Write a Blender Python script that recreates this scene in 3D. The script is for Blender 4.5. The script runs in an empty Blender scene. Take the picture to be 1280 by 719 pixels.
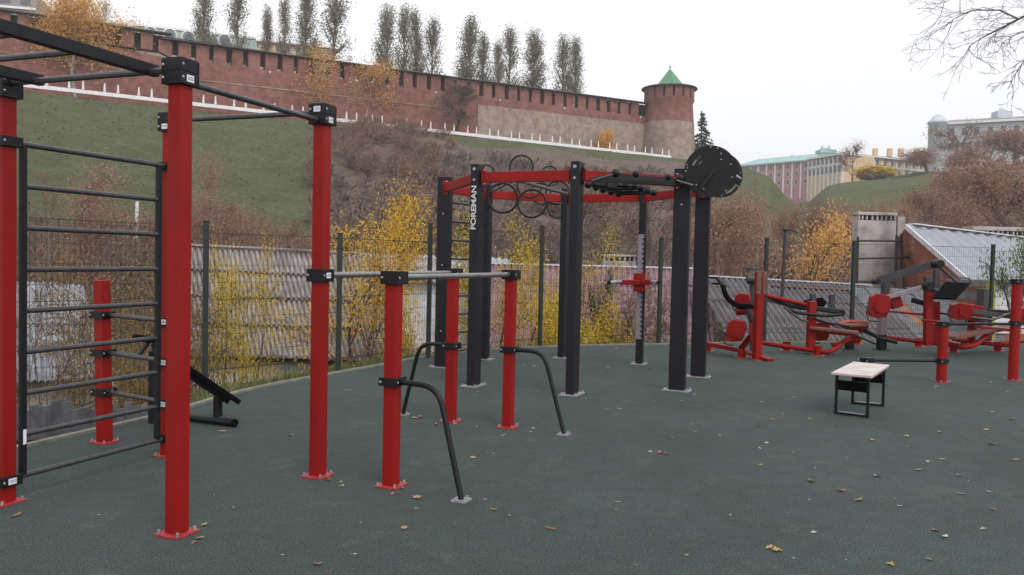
import bpy, math, random
import numpy as np
from mathutils import Vector, Matrix
S = bpy.context.scene
COL = S.collection
V = Vector
rad = math.radians
random.seed(7)

# ------------------------------------------------------------------ camera
HAZE = .00042
F, PITCH, ROLL, CH = 1025.0, .0343, .022, 1.5
_fw = V((0, math.cos(PITCH), -math.sin(PITCH))); _up = V((0, math.sin(PITCH), math.cos(PITCH))); _rt = V((1, 0, 0))
RT = math.cos(ROLL)*_rt + math.sin(ROLL)*_up; UP = -math.sin(ROLL)*_rt + math.cos(ROLL)*_up
cam = bpy.data.objects.new('camera', bpy.data.cameras.new('camera')); COL.objects.link(cam)
cam.matrix_world = Matrix(((RT.x, UP.x, -_fw.x, 0), (RT.y, UP.y, -_fw.y, 0), (RT.z, UP.z, -_fw.z, CH), (0, 0, 0, 1)))
cam.data.sensor_width = 36; cam.data.lens = F/1280*36; cam.data.clip_start = .05; cam.data.clip_end = 3000
S.camera = cam

def ray(px, py): return _fw + RT*((px-640)/F) - UP*((py-359.5)/F)
def at(px, py, Y):
    d = ray(px, py); t = Y/d.y; return V((d.x*t, Y, CH+d.z*t))
def gr(px, py, z=0.0):
    d = ray(px, py); t = (z-CH)/d.z; return V((d.x*t, d.y*t, z))

# ------------------------------------------------------------------ materials
def mat(name, col, rough=.6, metal=0, nscale=None, namt=.25, bump=0, bscale=None, col2=None, ramp=(.35, .65), detail=4, coat=0, perleaf=None, spec=.5, trans=0):
    m = bpy.data.materials.new(name); m.use_nodes = True
    nt = m.node_tree; N = nt.nodes; L = nt.links; b = N['Principled BSDF']
    b.inputs['Roughness'].default_value = rough; b.inputs['Metallic'].default_value = metal
    b.inputs['Specular IOR Level'].default_value = spec
    if coat: b.inputs['Coat Weight'].default_value = coat; b.inputs['Coat Roughness'].default_value = .2
    c = (*col, 1)
    b.inputs['Base Color'].default_value = c
    tc = N.new('ShaderNodeTexCoord')
    if perleaf:
        g = N.new('ShaderNodeNewGeometry'); r = N.new('ShaderNodeValToRGB'); r.color_ramp.interpolation = 'LINEAR'
        els = r.color_ramp.elements
        cs = perleaf; els[0].position = 0; els[0].color = (*cs[0], 1); els[1].position = 1; els[1].color = (*cs[-1], 1)
        for i in range(1, len(cs)-1):
            e = els.new(i/(len(cs)-1)); e.color = (*cs[i], 1)
        L.new(g.outputs['Random Per Island'], r.inputs[0]); L.new(r.outputs[0], b.inputs['Base Color'])
    elif nscale:
        n = N.new('ShaderNodeTexNoise'); n.inputs['Scale'].default_value = nscale; n.inputs['Detail'].default_value = detail
        L.new(tc.outputs['Object'], n.inputs['Vector'])
        r = N.new('ShaderNodeValToRGB'); r.color_ramp.elements[0].position = ramp[0]; r.color_ramp.elements[1].position = ramp[1]
        c2 = col2 or tuple(v*(1-namt) for v in col)
        r.color_ramp.elements[0].color = (*c2, 1); r.color_ramp.elements[1].color = c
        L.new(n.outputs[0], r.inputs[0]); L.new(r.outputs[0], b.inputs['Base Color'])
    if bump:
        n2 = N.new('ShaderNodeTexNoise'); n2.inputs['Scale'].default_value = bscale or 40; n2.inputs['Detail'].default_value = 5
        L.new(tc.outputs['Object'], n2.inputs['Vector'])
        bp = N.new('ShaderNodeBump'); bp.inputs['Strength'].default_value = bump; bp.inputs['Distance'].default_value = .02
        L.new(n2.outputs[0], bp.inputs['Height']); L.new(bp.outputs[0], b.inputs['Normal'])
    if trans and perleaf:
        tr = N.new('ShaderNodeBsdfTranslucent'); mx = N.new('ShaderNodeMixShader'); mx.inputs[0].default_value = trans
        L.new(r.outputs[0], tr.inputs[0]); L.new(b.outputs[0], mx.inputs[1]); L.new(tr.outputs[0], mx.inputs[2])
        L.new(mx.outputs[0], N['Material Output'].inputs[0])
    return m

M = {}
M['red'] = mat('red_paint', (.262, .0065, .0050), .5, nscale=3, namt=.18, bump=.05, bscale=90, spec=.22)
M['redworn'] = mat('red_plate_paint', (.40, .035, .04), .45, nscale=20, namt=.3)
M['black'] = mat('black_powder_coat', (.008, .0085, .010), .5, nscale=30, namt=.3, spec=.3)
M['dark'] = mat('charcoal_powder_coat', (.014, .0135, .0165), .5, nscale=4, namt=.25, spec=.25)
M['char'] = mat('grey_paint', (.048, .048, .055), .55, nscale=8, namt=.25)
M['steel'] = mat('bare_steel', (.34, .33, .32), .38, .85, nscale=25, namt=.3)
M['gmet'] = mat('grey_tube', (.085, .08, .085), .36, .5, nscale=25, namt=.3)
M['galv'] = mat('zinc', (.40, .40, .42), .5, .5, nscale=30, namt=.3)
M['sticker'] = mat('white_vinyl', (.72, .70, .74), .5)
M['ink'] = mat('grey_ink', (.22, .2, .24), .6)
M['white'] = mat('white_lettering', (.55, .55, .56), .5)
M['wood'] = mat('plywood', (.60, .53, .50), .6, nscale=6, namt=.12, col2=(.47, .41, .38))
M['woodedge'] = mat('plywood_edge', (.30, .14, .12), .7)
M['brown'] = mat('brown_board', (.17, .062, .04), .55, nscale=9, namt=.4)
M['pad'] = mat('black_rubber', (.004, .004, .0045), .9, bump=.2, bscale=200, spec=.08)
M['perf'] = mat('grey_plate', (.26, .22, .25), .45, .2, nscale=10, namt=.15)
M['kerb'] = mat('concrete_kerb', (.22, .21, .18), .9, nscale=6, namt=.35, bump=.3)
M['fence'] = mat('green_fence_paint', (.010, .020, .016), .6, nscale=8, namt=.2)
M['asb'] = mat('asbestos_sheet', (.30, .265, .255), .9, nscale=2.2, namt=.5, bump=.3, bscale=30, detail=8, ramp=(.3, .62))
M['asbd'] = mat('old_asbestos_sheet', (.135, .120, .125), .9, nscale=1.6, namt=.45, bump=.3, bscale=30, detail=8, ramp=(.3, .62))
M['pale'] = mat('pale_sheet', (.36, .36, .40), .7, nscale=1.6, namt=.35, detail=6)
M['pink'] = mat('faded_pink_sheet', (.235, .135, .155), .85, nscale=2.5, namt=.4, detail=7)
M['ridge'] = mat('ridge_sheet', (.62, .60, .63), .6, nscale=4, namt=.2)
M['metalroof'] = mat('zinc_roof', (.27, .29, .33), .6, .1, nscale=.9, namt=.15, detail=6)
M['plaster'] = mat('old_plaster', (.40, .365, .35), .9, nscale=1.4, namt=.45, bump=.4, bscale=14, detail=8, ramp=(.35, .55))
M['whitewash'] = mat('whitewash', (.76, .76, .78), .9, nscale=1.2, namt=.35, detail=8)
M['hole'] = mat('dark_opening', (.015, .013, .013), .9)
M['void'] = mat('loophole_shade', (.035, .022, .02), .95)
M['planks'] = mat('grey_planks', (.15, .155, .165), .9, nscale=7, namt=.5, bump=.3, detail=8)
M['rust'] = mat('rusty_board', (.30, .13, .07), .85, nscale=4, namt=.5, detail=8)
M['pipe'] = mat('dark_pipe', (.045, .035, .035), .6, .3)
M['bark'] = mat('bark', (.085, .065, .058), .95, nscale=8, namt=.4, bump=.5, bscale=20)
M['barkpale'] = mat('birch_bark', (.42, .37, .35), .9, nscale=5, namt=.6, detail=6)
M['twig'] = mat('brown_twigs', (.19, .140, .115), .95, nscale=.6, namt=.3)
M['twigpurple'] = mat('purple_twigs', (.20, .150, .135), .95, nscale=.5, namt=.35)
M['twigrust'] = mat('rusty_twigs', (.25, .155, .12), .95, nscale=.5, namt=.3)
M['twigdark'] = mat('dark_twigs', (.105, .08, .085), .95)
def leafm(name, cs, tr=.25): return mat(name, cs[0], .75, perleaf=cs, trans=tr, spec=.2)
M['lyel'] = leafm('yellow_leaves', [(.44, .32, .04), (.60, .44, .045), (.72, .50, .04), (.44, .38, .08), (.60, .36, .04)], .35)
M['lgold'] = leafm('golden_leaves', [(.62, .36, .03), (.72, .42, .04), (.50, .30, .04), (.66, .46, .06)], .35)
M['lorange'] = leafm('orange_leaves', [(.68, .36, .10), (.76, .46, .14), (.58, .31, .10), (.74, .50, .18)], .4)
M['lolive'] = leafm('olive_leaves', [(.14, .115, .045), (.26, .19, .05), (.20, .10, .05), (.32, .24, .07), (.12, .12, .05), (.34, .14, .05)])
M['lbrown'] = leafm('brown_leaves', [(.24, .13, .09), (.32, .17, .11), (.19, .11, .09), (.28, .18, .11)])
M['lpink'] = leafm('russet_leaves', [(.32, .18, .135), (.38, .23, .17), (.26, .15, .12), (.34, .2, .13)])
M['lgreen'] = leafm('green_leaves', [(.10, .17, .05), (.16, .24, .07), (.24, .3, .1), (.08, .13, .05)])
M['lpop'] = leafm('poplar_leaves', [(.20, .195, .13), (.29, .27, .19), (.16, .155, .12), (.32, .28, .16)], .3)
M['lspruce'] = leafm('spruce_needles', [(.05, .07, .055), (.08, .10, .08), (.045, .06, .055)], .05)
M['grass'] = leafm('grass_blades', [(.10, .15, .04), (.16, .2, .06), (.22, .2, .08), (.08, .13, .04)])
for nm, c in (('fallbrown', (.24, .13, .07)), ('fallyellow', (.38, .29, .06)), ('falltan', (.40, .25, .13)), ('fallpale', (.45, .42, .38)), ('fallred', (.36, .12, .07))):
    M[nm] = mat(nm+'_leaf', c, .7, nscale=60, namt=.4)

def ground_mat():
    m = bpy.data.materials.new('green_rubber'); m.use_nodes = True; nt = m.node_tree; N = nt.nodes; L = nt.links; b = N['Principled BSDF']
    b.inputs['Roughness'].default_value = .88; b.inputs['Specular IOR Level'].default_value = .35
    tc = N.new('ShaderNodeTexCoord')
    def noise(s, d=3, r=.5):
        n = N.new('ShaderNodeTexNoise'); n.inputs['Scale'].default_value = s; n.inputs['Detail'].default_value = d; n.inputs['Roughness'].default_value = r
        L.new(tc.outputs['Object'], n.inputs['Vector']); return n
    n1 = noise(95, 3, .75); n2 = noise(.55, 8, .7); n3 = noise(7, 6, .75)
    r1 = N.new('ShaderNodeValToRGB'); e = r1.color_ramp.elements
    e[0].position = .34; e[0].color = (.009, .016, .0145, 1); e[1].position = .66; e[1].color = (.080, .103, .096, 1)
    k = e.new(.5); k.color = (.0345, .0495, .0455, 1)
    L.new(n1.outputs[0], r1.inputs[0])
    r2 = N.new('ShaderNodeMapRange'); r2.inputs[1].default_value = .3; r2.inputs[2].default_value = .7; r2.inputs[3].default_value = .80; r2.inputs[4].default_value = 1.20
    L.new(n2.outputs[0], r2.inputs[0])
    r3 = N.new('ShaderNodeMapRange'); r3.inputs[1].default_value = .3; r3.inputs[2].default_value = .7; r3.inputs[3].default_value = .84; r3.inputs[4].default_value = 1.16
    L.new(n3.outputs[0], r3.inputs[0])
    mu = N.new('ShaderNodeMath'); mu.operation = 'MULTIPLY'; L.new(r2.outputs[0], mu.inputs[0]); L.new(r3.outputs[0], mu.inputs[1])
    vm = N.new('ShaderNodeVectorMath'); vm.operation = 'SCALE'; L.new(r1.outputs[0], vm.inputs[0]); L.new(mu.outputs[0], vm.inputs['Scale'])
    # dusty scuffs
    n4 = noise(2.3, 10, .82); r4 = N.new('ShaderNodeValToRGB'); r4.color_ramp.elements[0].position = .55; r4.color_ramp.elements[0].color = (0, 0, 0, 1); r4.color_ramp.elements[1].position = .78; r4.color_ramp.elements[1].color = (.5, .5, .5, 1)
    L.new(n4.outputs[0], r4.inputs[0])
    mx = N.new('ShaderNodeMix'); mx.data_type = 'RGBA'; mx.inputs['B'].default_value = (.15, .145, .13, 1)
    L.new(r4.outputs[0], mx.inputs['Factor']); L.new(vm.outputs[0], mx.inputs['A']); L.new(mx.outputs['Result'], b.inputs['Base Color'])
    bp = N.new('ShaderNodeBump'); bp.inputs['Strength'].default_value = .5; bp.inputs['Distance'].default_value = .004
    L.new(n1.outputs[0], bp.inputs['Height']); L.new(bp.outputs[0], b.inputs['Normal'])
    return m
M['rubber'] = ground_mat()

def hill_mat():
    m = bpy.data.materials.new('autumn_hillside'); m.use_nodes = True; nt = m.node_tree; N = nt.nodes; L = nt.links; b = N['Principled BSDF']
    b.inputs['Roughness'].default_value = .95; b.inputs['Specular IOR Level'].default_value = .1
    tc = N.new('ShaderNodeTexCoord')
    def noise(s, d=5, r=.6):
        n = N.new('ShaderNodeTexNoise'); n.inputs['Scale'].default_value = s; n.inputs['Detail'].default_value = d; n.inputs['Roughness'].default_value = r
        L.new(tc.outputs['Object'], n.inputs['Vector']); return n
    def ramp(n, p0, c0, p1, c1):
        r = N.new('ShaderNodeValToRGB'); e = r.color_ramp.elements; e[0].position = p0; e[0].color = (*c0, 1); e[1].position = p1; e[1].color = (*c1, 1)
        L.new(n.outputs[0], r.inputs[0]); return r
    nb = noise(1.3, 9, .85)
    g = ramp(nb, .35, (.062, .074, .037), .62, (.125, .135, .070))
    s = ramp(noise(.3, 10, .75), .35, (.10, .075, .063), .65, (.19, .14, .12))
    vn = noise(.22, 10, .85); vr = N.new('ShaderNodeMapRange'); vr.inputs[1].default_value = .35; vr.inputs[2].default_value = .65; vr.inputs[3].default_value = .72; vr.inputs[4].default_value = 1.18; L.new(vn.outputs[0], vr.inputs[0])
    gm = N.new('ShaderNodeVectorMath'); gm.operation = 'SCALE'; L.new(g.outputs[0], gm.inputs[0]); L.new(vr.outputs[0], gm.inputs['Scale'])
    at_ = N.new('ShaderNodeAttribute'); at_.attribute_name = 'grassy'
    n2 = noise(.12, 9, .8)
    a = N.new('ShaderNodeMath'); a.operation = 'ADD'; L.new(at_.outputs['Fac'], a.inputs[0]); L.new(n2.outputs[0], a.inputs[1])
    mr = N.new('ShaderNodeMapRange'); mr.inputs[1].default_value = .86; mr.inputs[2].default_value = 1.06; L.new(a.outputs[0], mr.inputs[0])
    mx = N.new('ShaderNodeMix'); mx.data_type = 'RGBA'
    L.new(mr.outputs[0], mx.inputs['Factor']); L.new(s.outputs[0], mx.inputs['A']); L.new(gm.outputs[0], mx.inputs['B'])
    L.new(mx.outputs['Result'], b.inputs['Base Color'])
    bp = N.new('ShaderNodeBump'); bp.inputs['Strength'].default_value = .8; bp.inputs['Distance'].default_value = .4
    L.new(nb.outputs[0], bp.inputs['Height']); L.new(bp.outputs[0], b.inputs['Normal'])
    return m
M['hill'] = hill_mat()

def brick_mat(name, c1, c2, mortar, scale, pale=None):
    m = bpy.data.materials.new(name); m.use_nodes = True; nt = m.node_tree; N = nt.nodes; L = nt.links; b = N['Principled BSDF']
    b.inputs['Roughness'].default_value = .92; b.inputs['Specular IOR Level'].default_value = .2
    tc = N.new('ShaderNodeTexCoord'); mp = N.new('ShaderNodeMapping'); mp.inputs['Rotation'].default_value = (rad(90), 0, 0)
    L.new(tc.outputs['Object'], mp.inputs[0])
    br = N.new('ShaderNodeTexBrick'); br.inputs['Scale'].default_value = scale; br.inputs['Color1'].default_value = (*c1, 1); br.inputs['Color2'].default_value = (*c2, 1); br.inputs['Mortar'].default_value = (*mortar, 1); br.inputs['Mortar Size'].default_value = .012
    L.new(mp.outputs[0], br.inputs['Vector'])
    n = N.new('ShaderNodeTexNoise'); n.inputs['Scale'].default_value = .8 if pale else 1.5; n.inputs['Detail'].default_value = 9; n.inputs['Roughness'].default_value = .7; L.new(tc.outputs['Object'], n.inputs['Vector'])
    r = N.new('ShaderNodeMapRange'); r.inputs[1].default_value = .3; r.inputs[2].default_value = .7; r.inputs[3].default_value = .55; r.inputs[4].default_value = 1.4
    L.new(n.outputs[0], r.inputs[0])
    vm = N.new('ShaderNodeVectorMath'); vm.operation = 'SCALE'; L.new(br.outputs[0], vm.inputs[0]); L.new(r.outputs[0], vm.inputs['Scale'])
    out = vm.outputs[0]
    if pale:
        n2 = N.new('ShaderNodeTexNoise'); n2.inputs['Scale'].default_value = .16; n2.inputs['Detail'].default_value = 10; n2.inputs['Roughness'].default_value = .8; L.new(tc.outputs['Object'], n2.inputs['Vector'])
        r2 = N.new('ShaderNodeMapRange'); r2.inputs[1].default_value = .50; r2.inputs[2].default_value = .68; r2.inputs[4].default_value = .75; L.new(n2.outputs[0], r2.inputs[0])
        mx = N.new('ShaderNodeMix'); mx.data_type = 'RGBA'; mx.inputs['B'].default_value = (*pale, 1)
        L.new(r2.outputs[0], mx.inputs['Factor']); L.new(out, mx.inputs['A']); out = mx.outputs['Result']
    L.new(out, b.inputs['Base Color'])
    return m
M['kbrick'] = brick_mat('fortress_brick', (.225, .092, .072), (.180, .078, .062), (.20, .12, .10), .55, (.27, .15, .125))
M['kstone'] = brick_mat('fortress_stone', (.30, .225, .18), (.26, .20, .165), (.22, .17, .14), 1.1, (.36, .29, .24))
M['shedbrick'] = brick_mat('shed_brick', (.29, .10, .065), (.23, .08, .055), (.24, .16, .13), 3.2)
M['tent'] = mat('green_tin', (.10, .23, .13), .5, nscale=1, namt=.25)
M['wallroof'] = mat('wall_roof_boards', (.10, .085, .08), .8, nscale=1, namt=.3)
M['merlonedge'] = mat('pale_coping', (.36, .33, .31), .8)
M['balus'] = mat('white_stone', (.74, .72, .72), .7, nscale=2, namt=.15)
M['teal'] = mat('teal_roof', (.30, .47, .44), .6, nscale=.3, namt=.12)
M['tealgrey'] = mat('grey_green_roof', (.24, .29, .27), .6, nscale=.4, namt=.2)
M['pinkwall'] = mat('pink_stucco', (.44, .23, .235), .8, nscale=.3, namt=.1)
M['cream'] = mat('cream_stucco', (.66, .48, .30), .8, nscale=.3, namt=.12)
M['trim'] = mat('white_trim', (.70, .69, .70), .7)
M['bluewall'] = mat('pale_blue_stucco', (.52, .55, .60), .8, nscale=.3, namt=.15)
M['greywall'] = mat('grey_stucco', (.30, .27, .27), .8, nscale=.3, namt=.15)
M['glass'] = mat('window_glass', (.10, .115, .14), .25)

# ------------------------------------------------------------------ mesh helpers
ORG = {}
class MB:
    def __init__(s): s.v = []; s.f = []; s.s = []; s.m = []; s.mi = 0
    def add(s, vs, fs, smooth=False):
        o = len(s.v); s.v += [tuple(p) for p in vs]; s.f += [tuple(i+o for i in f) for f in fs]
        s.s += [smooth]*len(fs); s.m += [s.mi]*len(fs); return s
    def box(s, c, size, rz=0, R=None):
        sx, sy, sz = [a/2 for a in size]; c = V(c)
        R = R or Matrix.Rotation(rz, 3, 'Z')
        vs = [c+R@V((x*sx, y*sy, z*sz)) for z in (-1, 1) for x, y in ((-1, -1), (1, -1), (1, 1), (-1, 1))]
        return s.add(vs, [(3, 2, 1, 0), (4, 5, 6, 7), (0, 1, 5, 4), (1, 2, 6, 5), (2, 3, 7, 6), (3, 0, 4, 7)])
    def beam(s, a, b, w, h, w2=None, h2=None):
        a = V(a); b = V(b); d = (b-a).normalized(); side = d.cross(V((0, 0, 1)))
        if side.length < 1e-4: side = V((1, 0, 0))
        side.normalize(); up = side.cross(d)
        w2 = w2 or w; h2 = h2 or h
        vs = [p+side*(x*ww/2)+up*(y*hh/2) for p, ww, hh in ((a, w, h), (b, w2, h2)) for x, y in ((-1, -1), (1, -1), (1, 1), (-1, 1))]
        return s.add(vs, [(3, 2, 1, 0), (4, 5, 6, 7), (0, 1, 5, 4), (1, 2, 6, 5), (2, 3, 7, 6), (3, 0, 4, 7)][::1])
    def tube(s, pts, r, n=12, caps=True):
        pts = [V(p) for p in pts]; rs = r if isinstance(r, (list, tuple)) else [r]*len(pts)
        rings = []; ref = None
        for i, p in enumerate(pts):
            if i == 0: t = pts[1]-p
            elif i == len(pts)-1: t = p-pts[i-1]
            else: t = (pts[i+1]-p).normalized()+(p-pts[i-1]).normalized()
            t.normalize()
            if ref is None: ref = t.orthogonal().normalized()
            else:
                ref = (ref-t*ref.dot(t)).normalized()
            bi = t.cross(ref)
            rings.append([p+(ref*math.cos(2*math.pi*k/n)+bi*math.sin(2*math.pi*k/n))*rs[i] for k in range(n)])
        vs = [q for rg in rings for q in rg]; fs = []
        for i in range(len(pts)-1):
            for k in range(n):
                fs.append((i*n+k, i*n+(k+1) % n, (i+1)*n+(k+1) % n, (i+1)*n+k))
        s.add(vs, fs, True)
        if caps:
            s.add(rings[0], [tuple(range(n))[::-1]]); s.add(rings[-1], [tuple(range(n))])
        return s
    def cyl(s, a, b, r, n=16): return s.tube([a, b], r, n)
    def sphere(s, c, r, n=12, sc=(1, 1, 1)):
        c = V(c); vs = []; fs = []; m = n//2
        for i in range(m+1):
            th = math.pi*i/m
            for k in range(n):
                ph = 2*math.pi*k/n; vs.append(c+V((r*sc[0]*math.sin(th)*math.cos(ph), r*sc[1]*math.sin(th)*math.sin(ph), r*sc[2]*math.cos(th))))
        for i in range(m):
            for k in range(n): fs.append((i*n+k, (i+1)*n+k, (i+1)*n+(k+1) % n, i*n+(k+1) % n))
        return s.add(vs, fs, True)
    def torus(s, c, R, r, nrm, n=36, k=8):
        nrm = V(nrm).normalized(); a = nrm.orthogonal().normalized(); b = nrm.cross(a); c = V(c); vs = []; fs = []
        for i in range(n):
            t = 2*math.pi*i/n; d = a*math.cos(t)+b*math.sin(t)
            for j in range(k):
                u = 2*math.pi*j/k; vs.append(c+d*(R+r*math.cos(u))+nrm*(r*math.sin(u)))
        for i in range(n):
            for j in range(k): fs.append((i*k+j, ((i+1) % n)*k+j, ((i+1) % n)*k+(j+1) % k, i*k+(j+1) % k))
        return s.add(vs, fs, True)
    def prism(s, poly, d):     # extrude polygon by vector d
        poly = [V(p) for p in poly]; n = len(poly); d = V(d)
        vs = poly+[p+d for p in poly]
        return s.add(vs, [tuple(range(n))[::-1], tuple(range(n, 2*n))]+[(i, (i+1) % n, n+(i+1) % n, n+i) for i in range(n)])

def link_mesh(name, me, parent):
    o = bpy.data.objects.new(name, me); COL.objects.link(o)
    if parent is not None: o.parent = parent
    ORG[o.name] = ORG.get(parent.name, V((0, 0, 0))) if parent is not None else V((0, 0, 0))
    return o
def P(name, mb, m, parent=None, bevel=0, label=None):
    org = ORG.get(parent.name, V((0, 0, 0))) if parent is not None else V((0, 0, 0))
    me = bpy.data.meshes.new(name)
    me.from_pydata([(v[0]-org.x, v[1]-org.y, v[2]-org.z) for v in mb.v], [], mb.f)
    ms = m if isinstance(m, (list, tuple)) else [m]
    for x in ms: me.materials.append(M[x] if isinstance(x, str) else x)
    me.polygons.foreach_set('use_smooth', mb.s); me.polygons.foreach_set('material_index', mb.m); me.update()
    o = link_mesh(name, me, parent)
    if bevel:
        b = o.modifiers.new('edge', 'BEVEL'); b.width = bevel; b.segments = 2; b.limit_method = 'ANGLE'; b.angle_limit = rad(50)
    if label: o['label'] = label
    return o
def NP(name, verts, faces, m, parent=None, smooth=False):      # numpy mesh, faces all of the same size
    org = ORG.get(parent.name, V((0, 0, 0))) if parent is not None else V((0, 0, 0))
    verts = np.asarray(verts, dtype=np.float32)-np.array(org, dtype=np.float32); faces = np.asarray(faces, dtype=np.int32)
    k = faces.shape[1]; me = bpy.data.meshes.new(name)
    me.vertices.add(len(verts)); me.vertices.foreach_set('co', verts.ravel())
    me.loops.add(faces.size); me.loops.foreach_set('vertex_index', faces.ravel())
    me.polygons.add(len(faces)); me.polygons.foreach_set('loop_start', np.arange(len(faces), dtype=np.int32)*k)
    me.polygons.foreach_set('use_smooth', np.full(len(faces), smooth))
    me.update(calc_edges=True); me.validate()
    me.materials.append(M[m] if isinstance(m, str) else m)
    return link_mesh(name, me, parent)
def T(name, label, cat, loc=(0, 0, 0), group=None):
    o = bpy.data.objects.new(name, None); COL.objects.link(o); o.location = loc; o.empty_display_size = .2
    o['label'] = label; o['category'] = cat
    if group: o['group'] = group
    ORG[o.name] = V(loc); return o
def tag(o, label, cat, group=None, kind=None):
    o['label'] = label
    if cat: o['category'] = cat
    if group: o['group'] = group
    if kind: o['kind'] = kind
    return o
def struct(o, label=None):
    o['kind'] = 'structure'
    if label: o['label'] = label
    return o
def bolts(mb, pts, r=.009):
    for p in pts: mb.sphere(p, r, 6)
def bend(pts, rad_, n=6):
    """polyline with rounded corners"""
    pts = [V(p) for p in pts]; out = [pts[0]]
    for i in range(1, len(pts)-1):
        a, b, c = pts[i-1], pts[i], pts[i+1]
        d1 = (a-b); d2 = (c-b); l = min(rad_, d1.length*.45, d2.length*.45); p = b+d1.normalized()*l; q = b+d2.normalized()*l
        for k in range(n+1):
            t = k/n; out.append(p*(1-t)**2+b*2*t*(1-t)+q*t*t)
    out.append(pts[-1]); return out

# ------------------------------------------------------------------ the court
KERB = [(-5.6, -8), (-4.7, 2), (-4.05, 4.6), (-3.66, 6.05), (-3.17, 7.41), (-2.89, 8.74), (-2.47, 9.79), (-1.74, 11.25), (-1.19, 12.38), (-.24, 13.5), (.85, 14.2), (2.81, 14.97), (5.67, 15.9), (9.5, 16.7), (16, 17.2), (26, 17.4)]
def smoothpts(p, k=5):
    out = []
    for i in range(len(p)-1):
        p0 = np.array(p[max(i-1, 0)]); p1 = np.array(p[i]); p2 = np.array(p[i+1]); p3 = np.array(p[min(i+2, len(p)-1)])
        for j in range(k):
            t = j/k; out.append(.5*((2*p1)+(-p0+p2)*t+(2*p0-5*p1+4*p2-p3)*t*t+(-p0+3*p1-3*p2+p3)*t**3))
    out.append(np.array(p[-1])); return np.array(out)
KS = smoothpts(KERB)
mb = MB(); poly = [(x, y, 0) for x, y in KS]+[(26, -8, 0)]
mb.add(poly, [tuple(range(len(poly)))[::-1]])
struct(P('court_floor', mb, 'rubber'), 'dark green rubber sports ground surface')
# kerb
mb = MB(); nrm = []
for i in range(len(KS)):
    d = KS[min(i+1, len(KS)-1)]-KS[max(i-1, 0)]; d = d/np.linalg.norm(d); nrm.append(np.array([-d[1], d[0]]))
nrm = np.array(nrm); OUT = KS+nrm*.06
vs = []
for i in range(len(KS)):
    a = KS[i]; b = OUT[i]; vs += [(a[0], a[1], -.12), (a[0], a[1], .025), (b[0], b[1], .025), (b[0], b[1], -.12)]
fs = []
for i in range(len(KS)-1):
    for k in range(3): fs.append((4*i+k, 4*i+k+1, 4*i+5+k, 4*i+4+k))
mb.add(vs, fs); struct(P('kerb_edging', mb, 'kerb'), 'thin concrete kerb edging the rubber ground')

# ------------------------------------------------------------------ terrain (heights along bearings from the court)
CREST = [(-900, 80, 26), (-300, 104, 26), (20, 127, 25.8), (415, 152, 25.6), (640, 168, 25.4), (860, 190, 25.2), (930, 198, 24.6), (958, 203, 23.2), (972, 210, 20.5), (990, 225, 18), (1008, 262, 22), (1030, 280, 28.4), (1065, 280, 30.2), (1160, 280, 34.2), (1290, 270, 36), (1700, 230, 36), (2600, 200, 36)]
CP = np.array([c[0] for c in CREST], float); CY = np.array([c[1] for c in CREST], float); CZ = np.array([c[2] for c in CREST], float)
KA = KS[10:]
def dist_out(x, y):     # signed distance beyond the kerb line
    p = np.stack([x, y], -1)[..., None, :]; a = KS[:-1]; b = KS[1:]; ab = b-a
    t = np.clip(((p-a)*ab).sum(-1)/(ab*ab).sum(-1), 0, 1); q = a+ab*t[..., None]; d = np.linalg.norm(p-q, axis=-1)
    j = d.argmin(-1); dd = np.take_along_axis(d, j[..., None], -1)[..., 0]
    n = np.stack([-ab[:, 1], ab[:, 0]], -1)[j]; qq = np.take_along_axis(q, j[..., None, None].repeat(2, -1), -2)[..., 0, :]
    sgn = np.sign(((np.stack([x, y], -1)-qq)*n).sum(-1)); return dd*sgn
def sst(x): x = np.clip(x, 0, 1); return x*x*(3-2*x)
def hz(x, y):
    x = np.asarray(x, float); y = np.asarray(y, float)
    d = dist_out(x, y)
    z = np.where(d < -.3, -.25, -.05)
    z = z-2.6*sst((d-np.where(y < 8.6, .1, .55))/np.where(y < 8.6, 3.0, 3.2))
    Y = np.maximum(y, 1e-3); c = np.clip(640+1025*x/Y, -2600, 2600)
    c = np.where(y < 8, np.where(x < 0, -2600, 2600), c)
    cy = np.interp(c, CP, CY); cz = np.interp(c, CP, CZ)
    r0 = np.interp(c, [-300, 300, 860, 960, 1100, 2600], [34, 40, 50, 55, 60, 60])
    t = np.clip((y-r0)/(cy-r0), 0, 1)
    t = .55*t+.45*sst(t)
    z = z+(cz+2.65)*t
    z = z+np.sin(x*.21+y*.13)*np.cos(y*.17-x*.09)*.7*np.where((t > .02) & (t < .99), 1, 0)*sst(t*8)*sst((1-t)*10)
    return z
cols = np.concatenate([np.linspace(-1500, -50, 60, endpoint=False), np.linspace(-50, 1330, 460, endpoint=False), np.linspace(1330, 2400, 50)])
Ys = np.concatenate([np.linspace(2, 24, 70, endpoint=False), np.linspace(24, 60, 50, endpoint=False), np.linspace(60, 300, 130, endpoint=False), np.geomspace(300, 1500, 16)])
Cg, Yg = np.meshgrid(cols, Ys); Xg = (Cg-640)/1025*Yg
Zg = hz(Xg, Yg)
vs = np.stack([Xg, Yg, Zg], -1).reshape(-1, 3); nr, nc = Xg.shape
i, j = np.meshgrid(np.arange(nr-1), np.arange(nc-1), indexing='ij'); a = (i*nc+j).ravel()
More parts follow.
